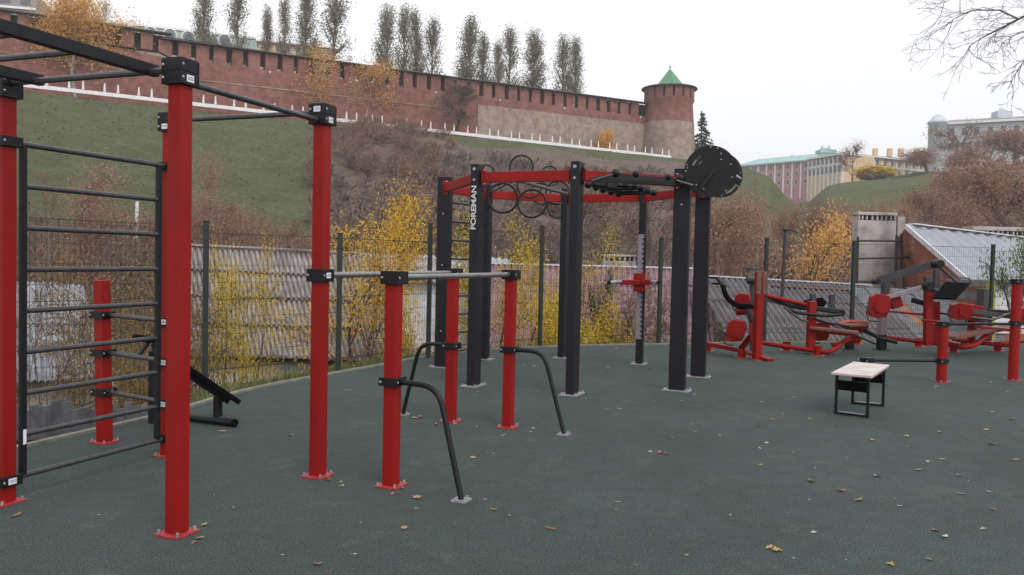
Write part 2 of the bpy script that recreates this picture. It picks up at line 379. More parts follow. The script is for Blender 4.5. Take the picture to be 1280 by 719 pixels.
# apron beneath and behind the court
apr = np.array([[-60, -60, -.3], [60, -60, -.3], [60, 2, -.3], [-60, 2, -.3]], float); o0 = len(vs)
vs = np.concatenate([vs, apr])
fs = np.stack([a, a+1, a+1+nc, a+nc], -1); fs = np.concatenate([fs, [[o0, o0+1, o0+2, o0+3]]])
ter = struct(NP('hillside_ground', vs, fs, 'hill', smooth=True), 'grass and scrub hillside rising to the fortress wall')
grassy = np.zeros(len(vs), np.float32)
cc = Cg.ravel(); yy = Yg.ravel(); cyv = np.interp(cc, CP, CY); fr = (yy/cyv)
gv = np.zeros(nr*nc)
gv += np.where((cc < 386) & (yy > 45), .75, 0)
gv = np.where((cc >= 386) & (cc < 640), .12, gv)
gv = np.where((cc > 500) & (cc < 860) & (fr > .85), .9, gv)
gv = np.where((cc >= 640) & (cc < 860) & (fr <= .85), .30, gv)
gv = np.where((cc >= 860) & (cc < 990), np.where(fr > .35, .85, .4), gv)
gv = np.where((cc >= 990) & (fr > .5), .85, gv)
gv = np.where((cc >= 990) & (fr <= .5), .35, gv)
gv = np.where((yy < 22), .5, gv)
grassy[:nr*nc] = gv
at_ = ter.data.attributes.new('grassy', 'FLOAT', 'POINT'); at_.data.foreach_set('value', grassy)

# ------------------------------------------------------------------ red pull-up frame
A = V((-2.965, 4.79, 0)); B = V((-1.758, 4.324, 0)); C = V((-1.293, 5.527, 0)); D = V((-2.501, 5.994, 0)); E_ = V((-3.16, 6.37, 0))
G = V((-.538, 7.483, 0)); Fp = V((-.765, 5.323, 0)); Hp = V((-.01, 7.279, 0))
U = (C-B).normalized(); W = (B-A).normalized(); UA = math.atan2(U.y, U.x)
fr_ = T('pull_up_frame', 'tall red post pull-up frame with black ladder, overhead bars and low parallel bars', 'pull-up frame', (-1.8, 5.2, 0))
PW = .088
def red_post(p, h, parent, w=PW, rot=UA, plate=.165, lean=None, round_=False, top=None):
    q = p+V((0, 0, h))+(lean or V((0, 0, 0)))
    mb = MB()
    if round_: mb.cyl(p+V((0, 0, .008)), q, w/2, 24)
    else:
        Rm = Matrix.Rotation(rot, 3, 'Z')
        c = [Rm@V((x*w/2, y*w/2, 0)) for x, y in ((-1, -1), (1, -1), (1, 1), (-1, 1))]
        mb.prism([p+k+V((0, 0, .010)) for k in c], q-p-V((0, 0, .010)))
    o = P('post', mb, 'red', parent, bevel=0 if round_ else .007)
    mb = MB()
    if round_: mb.cyl(p, p+V((0, 0, .010)), plate/2, 24)
    else: mb.box(p+V((0, 0, .006)), (plate, plate, .012), rot)
    P('base_plate', mb, 'redworn', o, bevel=.002)
    mb = MB(); k = plate*.38
    for x in (-1, 1):
        for y in (-1, 1):
            c = p+Matrix.Rotation(rot, 3, 'Z')@V((x*k, y*k, .018)); mb.cyl(c-V((0, 0, .006)), c+V((0, 0, .012)), .009, 6)
    P('anchor_bolts', mb, 'galv', o)
    return o
def collar(p, z, h, parent, w=PW, rot=UA, sticker=None, round_=False, lug=None, name='collar'):
    """black clamp around a post with galvanised bolts"""
    mb = MB(); c = p+V((0, 0, z)); ww = w+.026
    if round_: mb.cyl(c-V((0, 0, h/2)), c+V((0, 0, h/2)), ww/2, 24)
    else: mb.box(c, (ww, ww, h), rot)
    R = Matrix.Rotation(rot, 3, 'Z')
    for sx, sy in ((1, 0), (-1, 0), (0, 1), (0, -1)):        # clamp ears past the corners
        n = R@V((sx, sy, 0)); t = R@V((-sy, sx, 0))
        if not round_: mb.box(c+n*(ww/2+.004), (.008 if sx else ww+.022, .008 if sy else ww+.022, h), rot)
    if round_: mb.box(c, (ww+.06, .02, h*.9), rot)
    o = P(name, mb, 'black', parent, bevel=.003)
    b2 = MB()
    for sx, sy in ((1, 0), (-1, 0), (0, 1), (0, -1)):
        n = R@V((sx, sy, 0)); t = R@V((-sy, sx, 0))
        k = c+n*(ww/2+.009)+t*((ww/2-.004)*(1 if sx+sy > 0 else -1)); b2.sphere(k, .0085, 8)
    P('bolts', b2, 'galv', o)
    if sticker:
        for (face, dz) in sticker:
            n = R@V((face[0], face[1], 0)); t = V((0, 0, 1)).cross(n)
            k = c+n*(ww/2+.0095)+V((0, 0, dz))
            mb = MB(); mb.add([k-t*.026-V((0, 0, .018)), k+t*.026-V((0, 0, .018)), k+t*.026+V((0, 0, .018)), k-t*.026+V((0, 0, .018))], [(0, 1, 2, 3)])
            s = P('sticker', mb, 'sticker', o)
            mb = MB(); k2 = k+n*.0012
            for q in (-.004, .006):
                for u in range(7):
                    cx = -.018+u*.006; mb.add([k2+t*cx+V((0, 0, q-.003)), k2+t*(cx+.004)+V((0, 0, q-.003)), k2+t*(cx+.004)+V((0, 0, q+.003)), k2+t*cx+V((0, 0, q+.003))], [(0, 1, 2, 3)])
            P('sticker_print', mb, 'ink', s)
    return o
HT = 2.50
A2 = A-U*2.5; B2 = B-U*2.5
for p in (A, B, C, D, A2, B2): red_post(p, HT-.012, fr_)
red_post(E_, 1.27, fr_, lean=V((-.03, 0, 0)))
HB = 1.385
for p in (G, Fp, Hp): red_post(p, HB+.02, fr_)
LW = (0, -1); LU = (-1, 0)
# caps: two stacked collars with a lid
for p, st1, st2 in ((A, None, None), (B, None, [((0, -1), 0)]), (C, [((-1, 0), 0)], [((0, -1), 0)]), (D, None, [((-1, 0), 0)]), (A2, None, None), (B2, None, None)):
    cp = collar(p, HT-.032, .064, fr_, sticker=st1, name='cap')
    mb = MB(); mb.box(p+V((0, 0, HT+.002)), (PW+.03, PW+.03, .006), UA); P('lid', mb, 'black', cp)
    collar(p, HT-.098, .066, fr_, sticker=st2)
def bar(a, b, r, m, parent=fr_, name='bar', inset=.05, flange=True):
    a = V(a); b = V(b); d = (b-a).normalized(); a2 = a+d*inset; b2 = b-d*inset
    mb = MB(); mb.cyl(a2, b2, r, 20); o = P(name, mb, m, parent)
    if flange:
        mb = MB(); 
        for p, q in ((a2, 1), (b2, -1)): mb.cyl(p, p+d*(q*.022), r*1.35, 16)
        P('socket', mb, 'black', o)
    return o
def up(p, z): return V((p.x, p.y, z))
r17 = .018
bar(up(A, 2.455), up(B, 2.455), r17, 'gmet', name='cross_bar'); bar(up(B, 2.395), up(C, 2.395), r17, 'gmet', name='pull_up_bar')
bar(up(D, 2.455), up(C, 2.455), r17, 'gmet', name='pull_up_bar'); bar(up(A2, 2.455), up(B2, 2.455), r17, 'gmet', name='cross_bar')
# overhead ladder
for t in (.17, .83):
    p = B+(A-B)*t; p.z = 2.470; mb = MB(); mb.beam(p+U*.06, p-U*2.56, .045, .062); P('overhead_rail', mb, 'black', fr_, bevel=.005)
for k in range(6):
    s = .40+.33*k; a = B+(A-B)*.17-U*s; b = B+(A-B)*.83-U*s
    mb = MB(); mb.cyl(up(a, 2.47), up(b, 2.47), .0165, 16); P('overhead_rung', mb, 'gmet', fr_)
# wall ladder between A and D
q0 = A+U*.115; q1 = D-U*.115
zb = [.135+.248*k for k in range(9)]
for q in (q0, q1): 
    mb = MB(); mb.box(up(q, (zb[0]+zb[8])/2), (.034, .034, zb[8]-zb[0]+.01), UA); P('ladder_side', mb, 'black', fr_, bevel=.004)
for k, z in enumerate(zb):
    if k in (0, 8): bar(up(A, z), up(D, z), .0175, 'gmet', name='ladder_rung')
    else:
        mb = MB(); mb.cyl(up(q0, z), up(q1, z), .0165, 16); P('ladder_rung', mb, 'gmet', fr_)
for p in (A, D):
    collar(p, zb[0], .06, fr_, sticker=[((0, -1), 0)] if p is A else None); collar(p, zb[8], .06, fr_)
n_ = V((W.x, W.y, 0))*-1; k = up(q0, .36)-V((-U.y, U.x, 0))*.0 - W*-.019
mb = MB(); cst = up(q0, .37)+W*.0185*1
t_ = U
mb.add([cst-t_*.011-V((0, 0, .045)), cst+t_*.011-V((0, 0, .045)), cst+t_*.011+V((0, 0, .045)), cst-t_*.011+V((0, 0, .045))], [(0, 1, 2, 3)])
P('sticker', mb, 'sticker', fr_)
# low bars D-E
UE = math.atan2((D-E_).y, (D-E_).x)
for z in (1.0, .705, .40):
    collar(E_+V((-.03*z/1.27, 0, 0)), z, .055, fr_, sticker=[((0, -1), 0)] if z < .5 else None); collar(D, z-.01, .06, fr_, sticker=[((-1, 0), 0)])
    bar(up(E_, z), up(D, z-.01), .0165, 'gmet', name='low_bar')
# parallel bars
bar(up(C, HB-.02), up(G, HB-.02), .021, 'steel', name='parallel_bar'); bar(up(Fp, HB-.02), up(Hp, HB-.02), .021, 'steel', name='parallel_bar')
collar(C, HB-.02, .085, fr_, sticker=[((0, -1), 0)])
for p in (G, Fp, Hp):
    collar(p, HB-.02, .085, fr_)
def foot_handle(p, foot, z, out):
    collar(p, z, .055, fr_)
    foot = V(foot); d = V((foot.x-p.x, foot.y-p.y, 0)); 
    pts = bend([up(p, z)+d.normalized()*.05, up(p, z)+d*out, foot+V((0, 0, .01))], .14, 8)
    mb = MB(); mb.tube(pts, .0185, 16); o = P('support_handle', mb, 'black', fr_)
    mb = MB(); mb.box(foot+V((0, 0, .005)), (.10, .10, .01), UA); P('foot_plate', mb, 'galv', o)
    mb = MB(); 
    for sx, sy in ((-1, -1), (1, 1), (1, -1)): mb.cyl(foot+V((sx*.035, sy*.035, .008)), foot+V((sx*.035, sy*.035, .022)), .008, 6)
    P('bolts', mb, 'galv', o)
foot_handle(Fp, (-.285, 5.03, 0), .69, .66); foot_handle(Hp, (.475, 7.02, 0), .70, .62); foot_handle(G, (-1.01, 7.75, 0), .70, .66)

# ------------------------------------------------------------------ sit-up bench behind
bn = T('sit_up_bench', 'black sloping sit-up bench on a foot tube beside the kerb', 'bench', (-2.6, 7.4, 0))
a = at(293, 503, 7.35); b = at(196, 438, 7.0)
mb = MB(); dd = (b-a); side = dd.cross(V((0, 0, 1))).normalized(); b = b+dd*.05
n2 = side.cross(dd).normalized()
mb.prism([a-side*.15, a+side*.15, b+side*.15, b-side*.15], n2*.045*(1 if n2.z > 0 else -1)); P('board', mb, 'pad', bn, bevel=.008)
mb = MB(); mb.beam(a+dd*.08-V((0, 0, .03)), b-V((0, 0, .03)), .05, .05); P('spine', mb, 'black', bn)
f = gr(268, 527); l = a+dd*.22-V((0, 0, .04))
mb = MB(); mb.beam(V((l.x, l.y, .04)), l, .05, .10); P('leg', mb, 'dark', bn, bevel=.004)
mb = MB(); p1 = gr(292, 534)+V((0, 0, .035)); p0 = gr(236, 527)+V((0, 0, .035)); mb.cyl(p0, p1, .03, 16); P('foot_tube', mb, 'black', bn)
mb = MB(); q = (p1-p0).normalized(); mb.cyl(p1, p1+q*.02, .036, 16); P('end_cap', mb, 'pad', bn)
mb = MB(); l2 = b-V((0, 0, .03)); mb.beam(V((l2.x, l2.y, .03)), l2, .05, .05); P('leg', mb, 'dark', bn)
c1 = at(168, 422, 7.0); c2 = at(203, 426, 6.9); mb = MB(); mb.cyl(c1, c2, .03, 14); P('foot_roller', mb, 'pad', bn)
mb = MB(); mb.tube([at(172, 446, 7.0), at(188, 425, 7.0)], .02, 10); P('roller_arm', mb, 'char', bn)
mb = MB(); mb.tube([at(150, 442, 7.0), at(176, 446, 7.0), at(200, 449, 7.0), b], .022, 10); P('roller_arm', mb, 'char', bn)

# ------------------------------------------------------------------ black octagonal rig
rg = T('climbing_rig', 'black and red eight-post climbing rig hung with rings and ball grips', 'climbing rig', (.76, 10.9, 0))
RP = dict(p1=(-.94, 11.22), p2=(-.43, 9.65), p3=(.70, 9.17), p5=(1.97, 9.62), p6=(2.49, 10.82), p7=(1.90, 12.05), p4=(.80, 12.64), p8=(-.42, 12.22))
RP = {k: V((x, y, 0)) for k, (x, y) in RP.items()}
def azdir(d): return V((math.cos(rad(d)), math.sin(rad(d)), 0))
az = dict(p1=157, p8=157, p2=-113, p3=-113, p5=-23, p6=-23, p7=67, p4=67)
RH = 2.60
posts = {}
for k, p in RP.items():
    n = azdir(az[k]); w, d = .098, .19
    if k == 'p7': w, d = .10, .10
    mb = MB(); mb.box(p+V((0, 0, (RH+.01)/2)), (d, w, RH-.01), rad(az[k]))
    # groove down the narrow face
    o = P('post', mb, 'dark', rg, bevel=.006); posts[k] = o
    mb = MB(); mb.box(p+V((0, 0, .005)), (d+.13, w+.11, .01), rad(az[k])); P('base_plate', mb, 'galv', o)
    mb = MB(); t = V((-n.y, n.x, 0))
    for sx in (-1, 1):
        for sy in (-1, 1):
            q = p+n*(sx*(d/2+.04))+t*(sy*(w/2+.03)); mb.cyl(q+V((0, 0, .008)), q+V((0, 0, .035)), .011, 6)
    P('anchor_bolts', mb, 'galv', o)
    mb = MB()
    for zz, r_ in ((RH-.06, .019), (RH-.185, .015)):
        q = p+n*(d/2)+V((0, 0, zz)); mb.cyl(q-n*.004, q+n*.008, r_, 12)
    if k in ('p1', 'p5'):
        s = p-V((-n.y, n.x, 0))*(w/2) if k == 'p5' else p+V((-n.y, n.x, 0))*(w/2)
        for zz in (RH-.50, .5, 1.4) if k == 'p1' else (RH-.42,): mb.sphere(V((s.x, s.y, zz)), .014, 8)
    P('bolts', mb, 'galv', o)
# lettering on the second post
p = RP['p2']; n = azdir(-113); t = V((-n.y, n.x, 0))
cu = bpy.data.curves.new('lettering', 'FONT'); cu.body = 'FOREMAN'; cu.size = .105; cu.offset = .0022; cu.extrude = .001; cu.space_character = .95
tmp = bpy.data.objects.new('tmp', cu); COL.objects.link(tmp)
dg = bpy.context.evaluated_depsgraph_get(); me = bpy.data.meshes.new_from_object(tmp.evaluated_get(dg)); bpy.data.objects.remove(tmp)
co = np.zeros(len(me.vertices)*3); me.vertices.foreach_get('co', co); co = co.reshape(-1, 3)
lx = co[:, 0].max()-co[:, 0].min(); co[:, 0] = (co[:, 0]-co[:, 0].min())/lx*.505; co[:, 1] = (co[:, 1]-co[:, 1].min())/(co[:, 1].max()-co[:, 1].min())*.066-.033
z0 = at(589, 287, 9.65).z
P0 = p+n*(.19/2+.002); wv = np.array([list(P0+V((0, 0, z0+a[0]))+t*float(-a[1])+n*float(a[2])) for a in co])-np.array(ORG[rg.name])
me.vertices.foreach_set('co', wv.ravel()); me.update(); me.materials.clear(); me.materials.append(M['white'])
o = link_mesh('lettering', me, posts['p2'])
# beams around the octagon
def rbeam(a, b, z=2.45, h=.12, w=.055):
    a = RP[a]; b = RP[b]; d = (b-a).normalized(); mb = MB(); mb.beam(up(a+d*.06, z), up(b-d*.06, z), w, h); o = P('cross_beam', mb, 'red', rg, bevel=.006)
    mb = MB()
    for q, s in ((a+d*.075, 1), (b-d*.075, -1)): mb.beam(up(q, z), up(q+d*(.012*s), z), .10, .19)
    P('flange', mb, 'red', o, bevel=.002)
    mb = MB()
    for q, s in ((a+d*.09, 1), (b-d*.09, -1)):
        for zz in (-.08, .08): mb.sphere(up(q, z+zz)-V((0, .04, 0)), .012, 6)
    P('bolts', mb, 'galv', o)
for a_, b_ in (('p1', 'p2'), ('p2', 'p3'), ('p3', 'p5'), ('p6', 'p7'), ('p7', 'p4'), ('p4', 'p8'), ('p8', 'p1'), ('p5', 'p6')): rbeam(a_, b_)
# wall bars between the two left rear posts
q1 = RP['p1']; q2 = RP['p8']; dd = (q2-q1).normalized()
for k in range(9):
    z = .19+.26*k; mb = MB(); mb.cyl(up(q1+dd*.03, z), up(q2-dd*.03, z), .018, 12); P('ladder_rung', mb, 'gmet', rg)
# small hook hanging in the wall bars
# ring chain
a = at(644, 225, 10.6); b = at(710, 243, 9.9)
mb = MB(); mb.cyl(a, b, .021, 16); P('ring_bar', mb, 'gmet', rg)
mb = MB(); mb.cyl(up(RP['p8'], 2.45), a, .015, 10); P('ring_bar', mb, 'gmet', rg)
for (cx, cy, dia, tw) in ((628.5, 247.5, 34, .1), (665, 254.5, 32, -.1), (697.5, 260, 24, .2), (662, 232, 28, .15), (651.5, 209, 27, -.2), (687.5, 220, 22, .25), (697, 241, 27, -.1), (608, 218, 22, .5), (676, 242, 24, .3), (636, 230, 22, -.3)):
    Y = 1025*.335/dia; c = at(cx, cy, Y); mb = MB(); mb.torus(c, .183, .0150, V((tw, -1, .12)), 40, 8); P('grip_ring', mb, 'black', rg)
# ball grips: upper arms
up_pts = [at(738, 222.5, 9.5), at(769, 219, 9.7), at(795, 222, 9.75), at(835, 226, 9.8), at(858, 228, 9.75)]
mb = MB()
def plate(mb, pts, th=.02):
    mb.prism(pts, V((0, th, 0)))
py_ = lambda x: 9.10+(x-738)/120*.34
plate(mb, [at(x, y, py_(x)) for x, y in ((737, 223), (768, 215.5), (795, 219), (845, 222), (858, 228), (846, 232), (790, 229), (745, 228))], .03)
P('grip_plate', mb, 'black', rg, bevel=.004)
for (x, y, r_) in ((769.5, 216.5, .050), (794.5, 217.5, .042), (835, 221.5, .040), (850.5, 223, .050)):
    mb = MB(); c = at(x, y, py_(x)+.01); mb.sphere(c, r_*.97, 16); o = P('ball_grip', mb, 'black', rg)
mb = MB(); mb.tube([at(846, 226, 9.38), at(866, 232, 9.36)], .016, 10); mb.tube([at(739, 226, 9.06), at(766, 218, 9.14)], .008, 8); P('grip_rod', mb, 'gmet', rg)
for k, ((x0, y0), (x1, y1)) in enumerate((((735, 231), (782, 232)), ((745, 234), (793, 232.5)), ((754, 237), (801, 235)), ((764, 240), (809, 238.5)), ((773, 242.5), (817, 241)))):
    Y0 = 9.9+.25*k; a = at(x0, y0, Y0); b = at(x1, y1, Y0+.15)
    mb = MB(); mb.cyl(a, b, .022, 12); o = P('grip_bar', mb, 'black', rg)
    for q in (a, b): mb = MB(); mb.sphere(q, .046, 14); P('ball_grip', mb, 'black', o)
for s in ((741, 228, 803, 236), (758, 231, 812, 236)):
    mb = MB(); mb.beam(at(s[0], s[1], 9.6), at(s[2], s[3], 11.5), .03, .05); P('grip_rail', mb, 'black', rg)
# slotted discs
def disc(name, c, R, nrm, slots, th=.03):
    nrm = V(nrm).normalized(); e2 = V((0, 0, 1)); e2 = (e2-nrm*e2.dot(nrm)).normalized(); e1 = e2.cross(nrm)
    nR, nA = 24, 96; vs = []; fs = []
    def pt(i, j, s): t = 2*math.pi*j/nA; r = R*i/nR; return c+e1*(r*math.cos(t))+e2*(r*math.sin(t))+nrm*s
    cut = set()
    for (r0, r1, a0, a1) in slots:
        for i in range(nR):
            for j in range(nA):
                if r0 <= (i+.5)/nR < r1 and (a0 <= (j+.5)/nA*360 < a1): cut.add((i, j))
    mb = MB()
    for i in range(1, nR):
        for j in range(nA):
            if (i, j) in cut: continue
            p = [pt(i, j, th/2), pt(i+1, j, th/2), pt(i+1, j+1, th/2), pt(i, j+1, th/2)]; q = [x-nrm*th for x in p]
            mb.add(p, [(0, 1, 2, 3)]); mb.add(q, [(3, 2, 1, 0)])
            for (ii, jj, e) in ((i-1, j, (3, 0)), (i+1, j, (1, 2)), (i, (j-1) % nA, (0, 1)), (i, (j+1) % nA, (2, 3))):
                if (ii, jj) in cut or ii >= nR: mb.add([p[e[0]], p[e[1]], q[e[1]], q[e[0]]], [(0, 3, 2, 1)])
    ctr = MB
    mb.add([pt(1, j, th/2) for j in range(nA)], [tuple(range(nA))]); mb.add([pt(1, j, -th/2) for j in range(nA)], [tuple(range(nA))[::-1]])
    return P(name, mb, 'black', rg), (e1, e2, nrm)
slots1 = [(.66, .74, 122, 160), (.49, .56, 126, 150), (.79, .85, 278, 322), (.58, .64, 288, 320), (.28, .33, 300, 318), (.86, .90, 20, 34), (.46, .5, 40, 50), (.70, .74, 60, 66), (.70, .74, 20, 26), (.88, .93, 170, 176), (.88, .93, 190, 195)]
c1 = at(888, 214.5, 9.45); d1, ax = disc('slotted_disc', c1, .295, V((-.12, -1, -.05)), slots1)
def dbolts(c, ax, R, angs, parent):
    for a, rr in angs:
        mb = MB(); mb.sphere(c+ax[0]*(math.cos(rad(a))*R*rr)+ax[1]*(math.sin(rad(a))*R*rr)+ax[2]*.016, .010, 8); P('bolt', mb, 'galv', parent)
dbolts(c1, ax, .295, [(92, .93), (75, .92), (62, .78), (165, .93), (180, .95), (50, .6), (225, .75), (250, .72), (20, .8), (345, .85), (310, .95)], d1)
slots2 = [(.62, .69, 10, 52), (.80, .85, -5+360, 360), (.80, .86, 290, 335), (.6, .65, 285, 320)]
c2 = at(900.5, 219, 10.7); d2, ax = disc('slotted_disc', c2, .292, V((.10, -1, -.05)), slots2)
dbolts(c2, ax, .292, [(8, .9), (330, .92), (275, .92), (355, .72), (20, .55)], d2)
mb = MB(); mb.beam(at(875, 236, 9.38), at(892, 212, 9.38), .03, .03); mb.beam(at(862, 230, 9.62), at(884, 226, 9.5), .04, .09); P('disc_bracket', mb, 'black', rg)
mb = MB(); mb.beam(at(884, 238, 10.75), at(896, 226, 10.74), .05, .10); P('disc_bracket', mb, 'black', rg)
mb = MB(); mb.cyl(at(916, 216, 10.62), at(926, 223.5, 10.55), .012, 8); P('disc_peg', mb, 'galv', rg)
# peg post with hooked plate and red carriage
p = RP['p7']
n = azdir(-99); t = V((-n.y, n.x, 0)); base = p+n*.06
zt_, zb_ = at(802, 293, 12).z, at(797, 424, 12).z
mb = MB(); tw = .055
cx = base-t*.02
mb.beam(V((cx.x, cx.y, zb_)), V((cx.x, cx.y, zt_)), .012, .095)
R_ = Matrix.Rotation(math.atan2(t.y, t.x), 3, 'Z')
mb = MB(); mb.box(V((cx.x, cx.y, (zt_+zb_)/2))+n*.004, (.085, .012, zt_-zb_), math.atan2(t.y, t.x)); pf = P('hook_plate', mb, 'perf', rg)
mb = MB(); q = cx+t*.055
mb.box(V((q.x, q.y, (zt_+zb_)/2))+n*.002, (.028, .01, zt_-zb_-.04), math.atan2(t.y, t.x)); P('rack_strip', mb, 'black', pf)
nh = 21
for k in range(nh):
    z = zb_+.05+(zt_-zb_-.12)*k/(nh-1)
    mb = MB(); c = up(cx, z)+t*.033+n*.012; mb.box(c, (.030, .008, .026), math.atan2(t.y, t.x)); mb.box(c+t*.012-V((0, 0, .022)), (.012, .008, .03), math.atan2(t.y, t.x)); P('hook_slot', mb, 'hole', pf)
cr = at(799.5, 353, 11.9)
mb = MB(); mb.box(cr, (.17, .14, .26), math.atan2(t.y, t.x)); P('carriage', mb, 'red', rg, bevel=.01)
mb = MB(); mb.beam(cr-V((0, .07, 0)), at(776, 353, 11.75), .05, .075); mb.beam(cr-V((0, .07, 0)), at(815, 353, 11.7), .05, .075); cr1 = P('carriage_arm', mb, 'red', rg, bevel=.01)
for a, b in ((at(776, 352, 11.74), at(762, 353.5, 11.6)), (at(815, 352, 11.68), at(823, 353.5, 11.5))):
    mb = MB(); mb.cyl(a, b, .026, 14); P('carriage_grip', mb, 'galv', rg)
    mb = MB(); mb.cyl(b, b+(b-a).normalized()*.02, .033, 14); P('grip_end', mb, 'black', rg)

# ------------------------------------------------------------------ low red bars on the right
lb = T('stepped_low_bars', 'three round red posts of rising height joined by thin black bars', 'low bars', (5.7, 10.8, 0))
R0 = gr(1083, 477); R1 = gr(1176.5, 477.5); R2 = gr(1266, 475.5)
an = math.atan2((R2-R1).y, (R2-R1).x)
for p, h in ((R0, .31), (R1, .80), (R2, 1.375)): red_post(p, h, lb, w=.128 if p is not R0 else .12, rot=an, plate=.19, round_=True)
z1 = at(1176, 451, R1.y).z; z2 = at(1176, 405, R1.y).z
for p, z in ((R0, z1+.0), (R1, z1), (R1, z2), (R2, z2+.01), (R2, 1.35)): collar(p, z, .065, lb, w=.128, rot=an, round_=True)
for a, b, z in ((R0, R1, z1), (R1, R2, z2)):
    bar(up(a, z), up(b, z), .02, 'black', parent=lb, inset=.06)

# ------------------------------------------------------------------ step table
tb = T('step_table', 'small plywood-topped step table with black steel legs on the rubber ground', 'table', (3.6, 8.5, 0))
zT = .44
tc_ = [gr(*c, zT) for c in ((1039, 465.5), (1090, 470), (1111.5, 456), (1067, 452))]
mb = MB(); mb.prism([p-V((0, 0, .022)) for p in tc_], (0, 0, .022)); P('tabletop', mb, 'wood', tb, bevel=.003)
mb = MB(); ins = sum(tc_, V())/4; mb.prism([ins+(p-ins)*1.001-V((0, 0, .026)) for p in tc_], (0, 0, .003)); 
P('top_edging', mb, 'woodedge', tb)
L = [gr(1044.5, 517.5), gr(1084, 522.5), gr(1103.5, 508.5), gr(1065.5, 505)]
ux = (L[1]-L[0]).normalized()
for p in L: mb = MB(); mb.box(p+V((0, 0, (zT-.027)/2)), (.026, .026, zT-.027), math.atan2(ux.y, ux.x)); P('leg', mb, 'black', tb, bevel=.002)
for a, b in ((L[0], L[1]), (L[3], L[2])):
    mb = MB(); mb.beam(up(a, .014)+ux*.014, up(b, .014)-ux*.014, .026, .026); P('floor_bar', mb, 'black', tb)
    mb = MB(); mb.beam(up(a, .030)+ux*.03, up(b, .030)-ux*.03, .030, .005); P('anchor_strip', mb, 'galv', tb)
    mb = MB(); mb.beam(up(a, .30)+ux*.014, up(b, .30)-ux*.014, .012, .10); P('side_panel', mb, 'pad', tb)
for a, b in ((L[0], L[3]), (L[1], L[2])):
    d = (b-a).normalized(); mb = MB(); mb.beam(up(a, .395)+d*.014, up(b, .395)-d*.014, .02, .03); P('side_rail', mb, 'black', tb)

# ------------------------------------------------------------------ exercise machines
def pk(mb, pts, Y, r, n=12): mb.tube([at(x, y, Y if not isinstance(Y, (list, tuple)) else Y[i]) for i, (x, y) in enumerate(pts)], r, n); return mb
def mpart(name, m, parent, pts, Y, r, n=12, rb=0):
    P3 = [at(x, y, Y[i] if isinstance(Y, (list, tuple)) else Y) for i, (x, y) in enumerate(pts)]
    if rb: P3 = bend(P3, rb)
    mb = MB(); mb.tube(P3, r, n); return P(name, mb, m, parent)
def mbeam(name, m, parent, a, b, Ya, Yb, w, h, bev=.005):
    mb = MB(); mb.beam(at(*a, Ya), at(*b, Yb), w, h); return P(name, mb, m, parent, bevel=bev)
def mfoot(parent, x, y, h=.13, r=.065):
    p = gr(x, y); mb = MB(); mb.cyl(p+V((0, 0, .008)), p+V((0, 0, h)), r, 20); o = P('floor_foot', mb, 'red', parent)
    mb = MB(); mb.cyl(p, p+V((0, 0, .010)), r*1.9, 24); P('foot_plate', mb, 'redworn', o)
    return p
def weight(parent, x, y, Y, w, h, d=.34, tilt=0, axis=(.35, 1, 0)):
    """six-sided red weight casing with a round boss and a carrying loop"""
    c = at(x, y, Y); ax_ = V(axis).normalized(); s = ax_.cross(V((0, 0, 1))).normalized()
    if s.x < 0: s = -s
    pr = [(-.5, -.25), (-.38, .36), (-.1, .5), (.42, .42), (.5, .1), (.34, -.42), (-.1, -.5), (-.4, -.42)]
    ct, st_ = math.cos(tilt), math.sin(tilt)
    poly = [c-ax_*(d/2)+s*((a*ct-b*st_)*w)+V((0, 0, (a*st_+b*ct)*h)) for a, b in pr]
    mb = MB(); mb.prism(poly, ax_*d); o = P('weight_casing', mb, 'red', parent, bevel=.012)
    mb = MB(); q = c-ax_*(d/2); mb.cyl(q-ax_*.03+s*(w*.12), q+s*(w*.12)+ax_*.01, h*.30, 20); P('boss', mb, 'red', o, bevel=.004)
    mb = MB(); pts = [q+s*(w*.5*k)+V((0, 0, h*zz))-ax_*.03 for k, zz in ((-.9, -.05), (-1.12, -.3), (-.9, -.62), (-.1, -.62))]
    mb.tube(bend(pts, .05), .012, 8); P('carry_loop', mb, 'pipe', o)
    return o
MG = 'exercise machines at the far edge of the court'
# 1 press machine
m1 = T('press_machine', 'red leg press machine with upright brown backrest, nearest the black rig', 'exercise machine', gr(946, 452), MG)
mfoot(m1, 884, 439); mfoot(m1, 927, 447)
mbeam('floor_beam', 'red', m1, (878, 429), (926, 438), 13.9, 13.3, .08, .07)
mbeam('floor_beam', 'red', m1, (924, 437), (964, 450), 13.3, 12.75, .16, .035)
mb = MB(); p = gr(946, 450); mb.box(p+V((0, 0, .70)), (.115, .115, 1.38), .25); P('upright', mb, 'red', m1, bevel=.008)
mb = MB(); mb.box(p+V((0, 0, .006)), (.22, .22, .012), .25); P('base_plate', mb, 'redworn', m1)
for x in (948.5, 956.0):
    mb = MB(); c = at(x, 354, 12.62); mb.box(c, (.078, .035, .35), .12); o = P('back_pad', mb, 'brown', m1, bevel=.006)
    mb = MB(); [mb.sphere(c+V((0, -.02, zz)), .010, 8) for zz in (-.14, .14)]; P('bolts', mb, 'galv', o)
mbeam('brace', 'red', m1, (926, 436), (944, 414), 13.3, 13.0, .07, .07)
mb = MB(); mb.prism([at(936, 404, 12.9), at(946, 404, 12.9), at(946, 434, 12.9), at(938, 424, 12.9)], V((0, .02, 0))); P('gusset', mb, 'red', m1)
mpart('lever_arm', 'pad', m1, [(902, 352), (908, 372), (919, 382), (944, 384)], 13.1, .040, rb=.2)
mpart('lever_arm', 'char', m1, [(934, 386), (940, 400), (942, 410)], 13.1, .05)
mpart('lever_arm', 'char', m1, [(897, 347), (902, 354), (908, 358)], 13.1, .045)
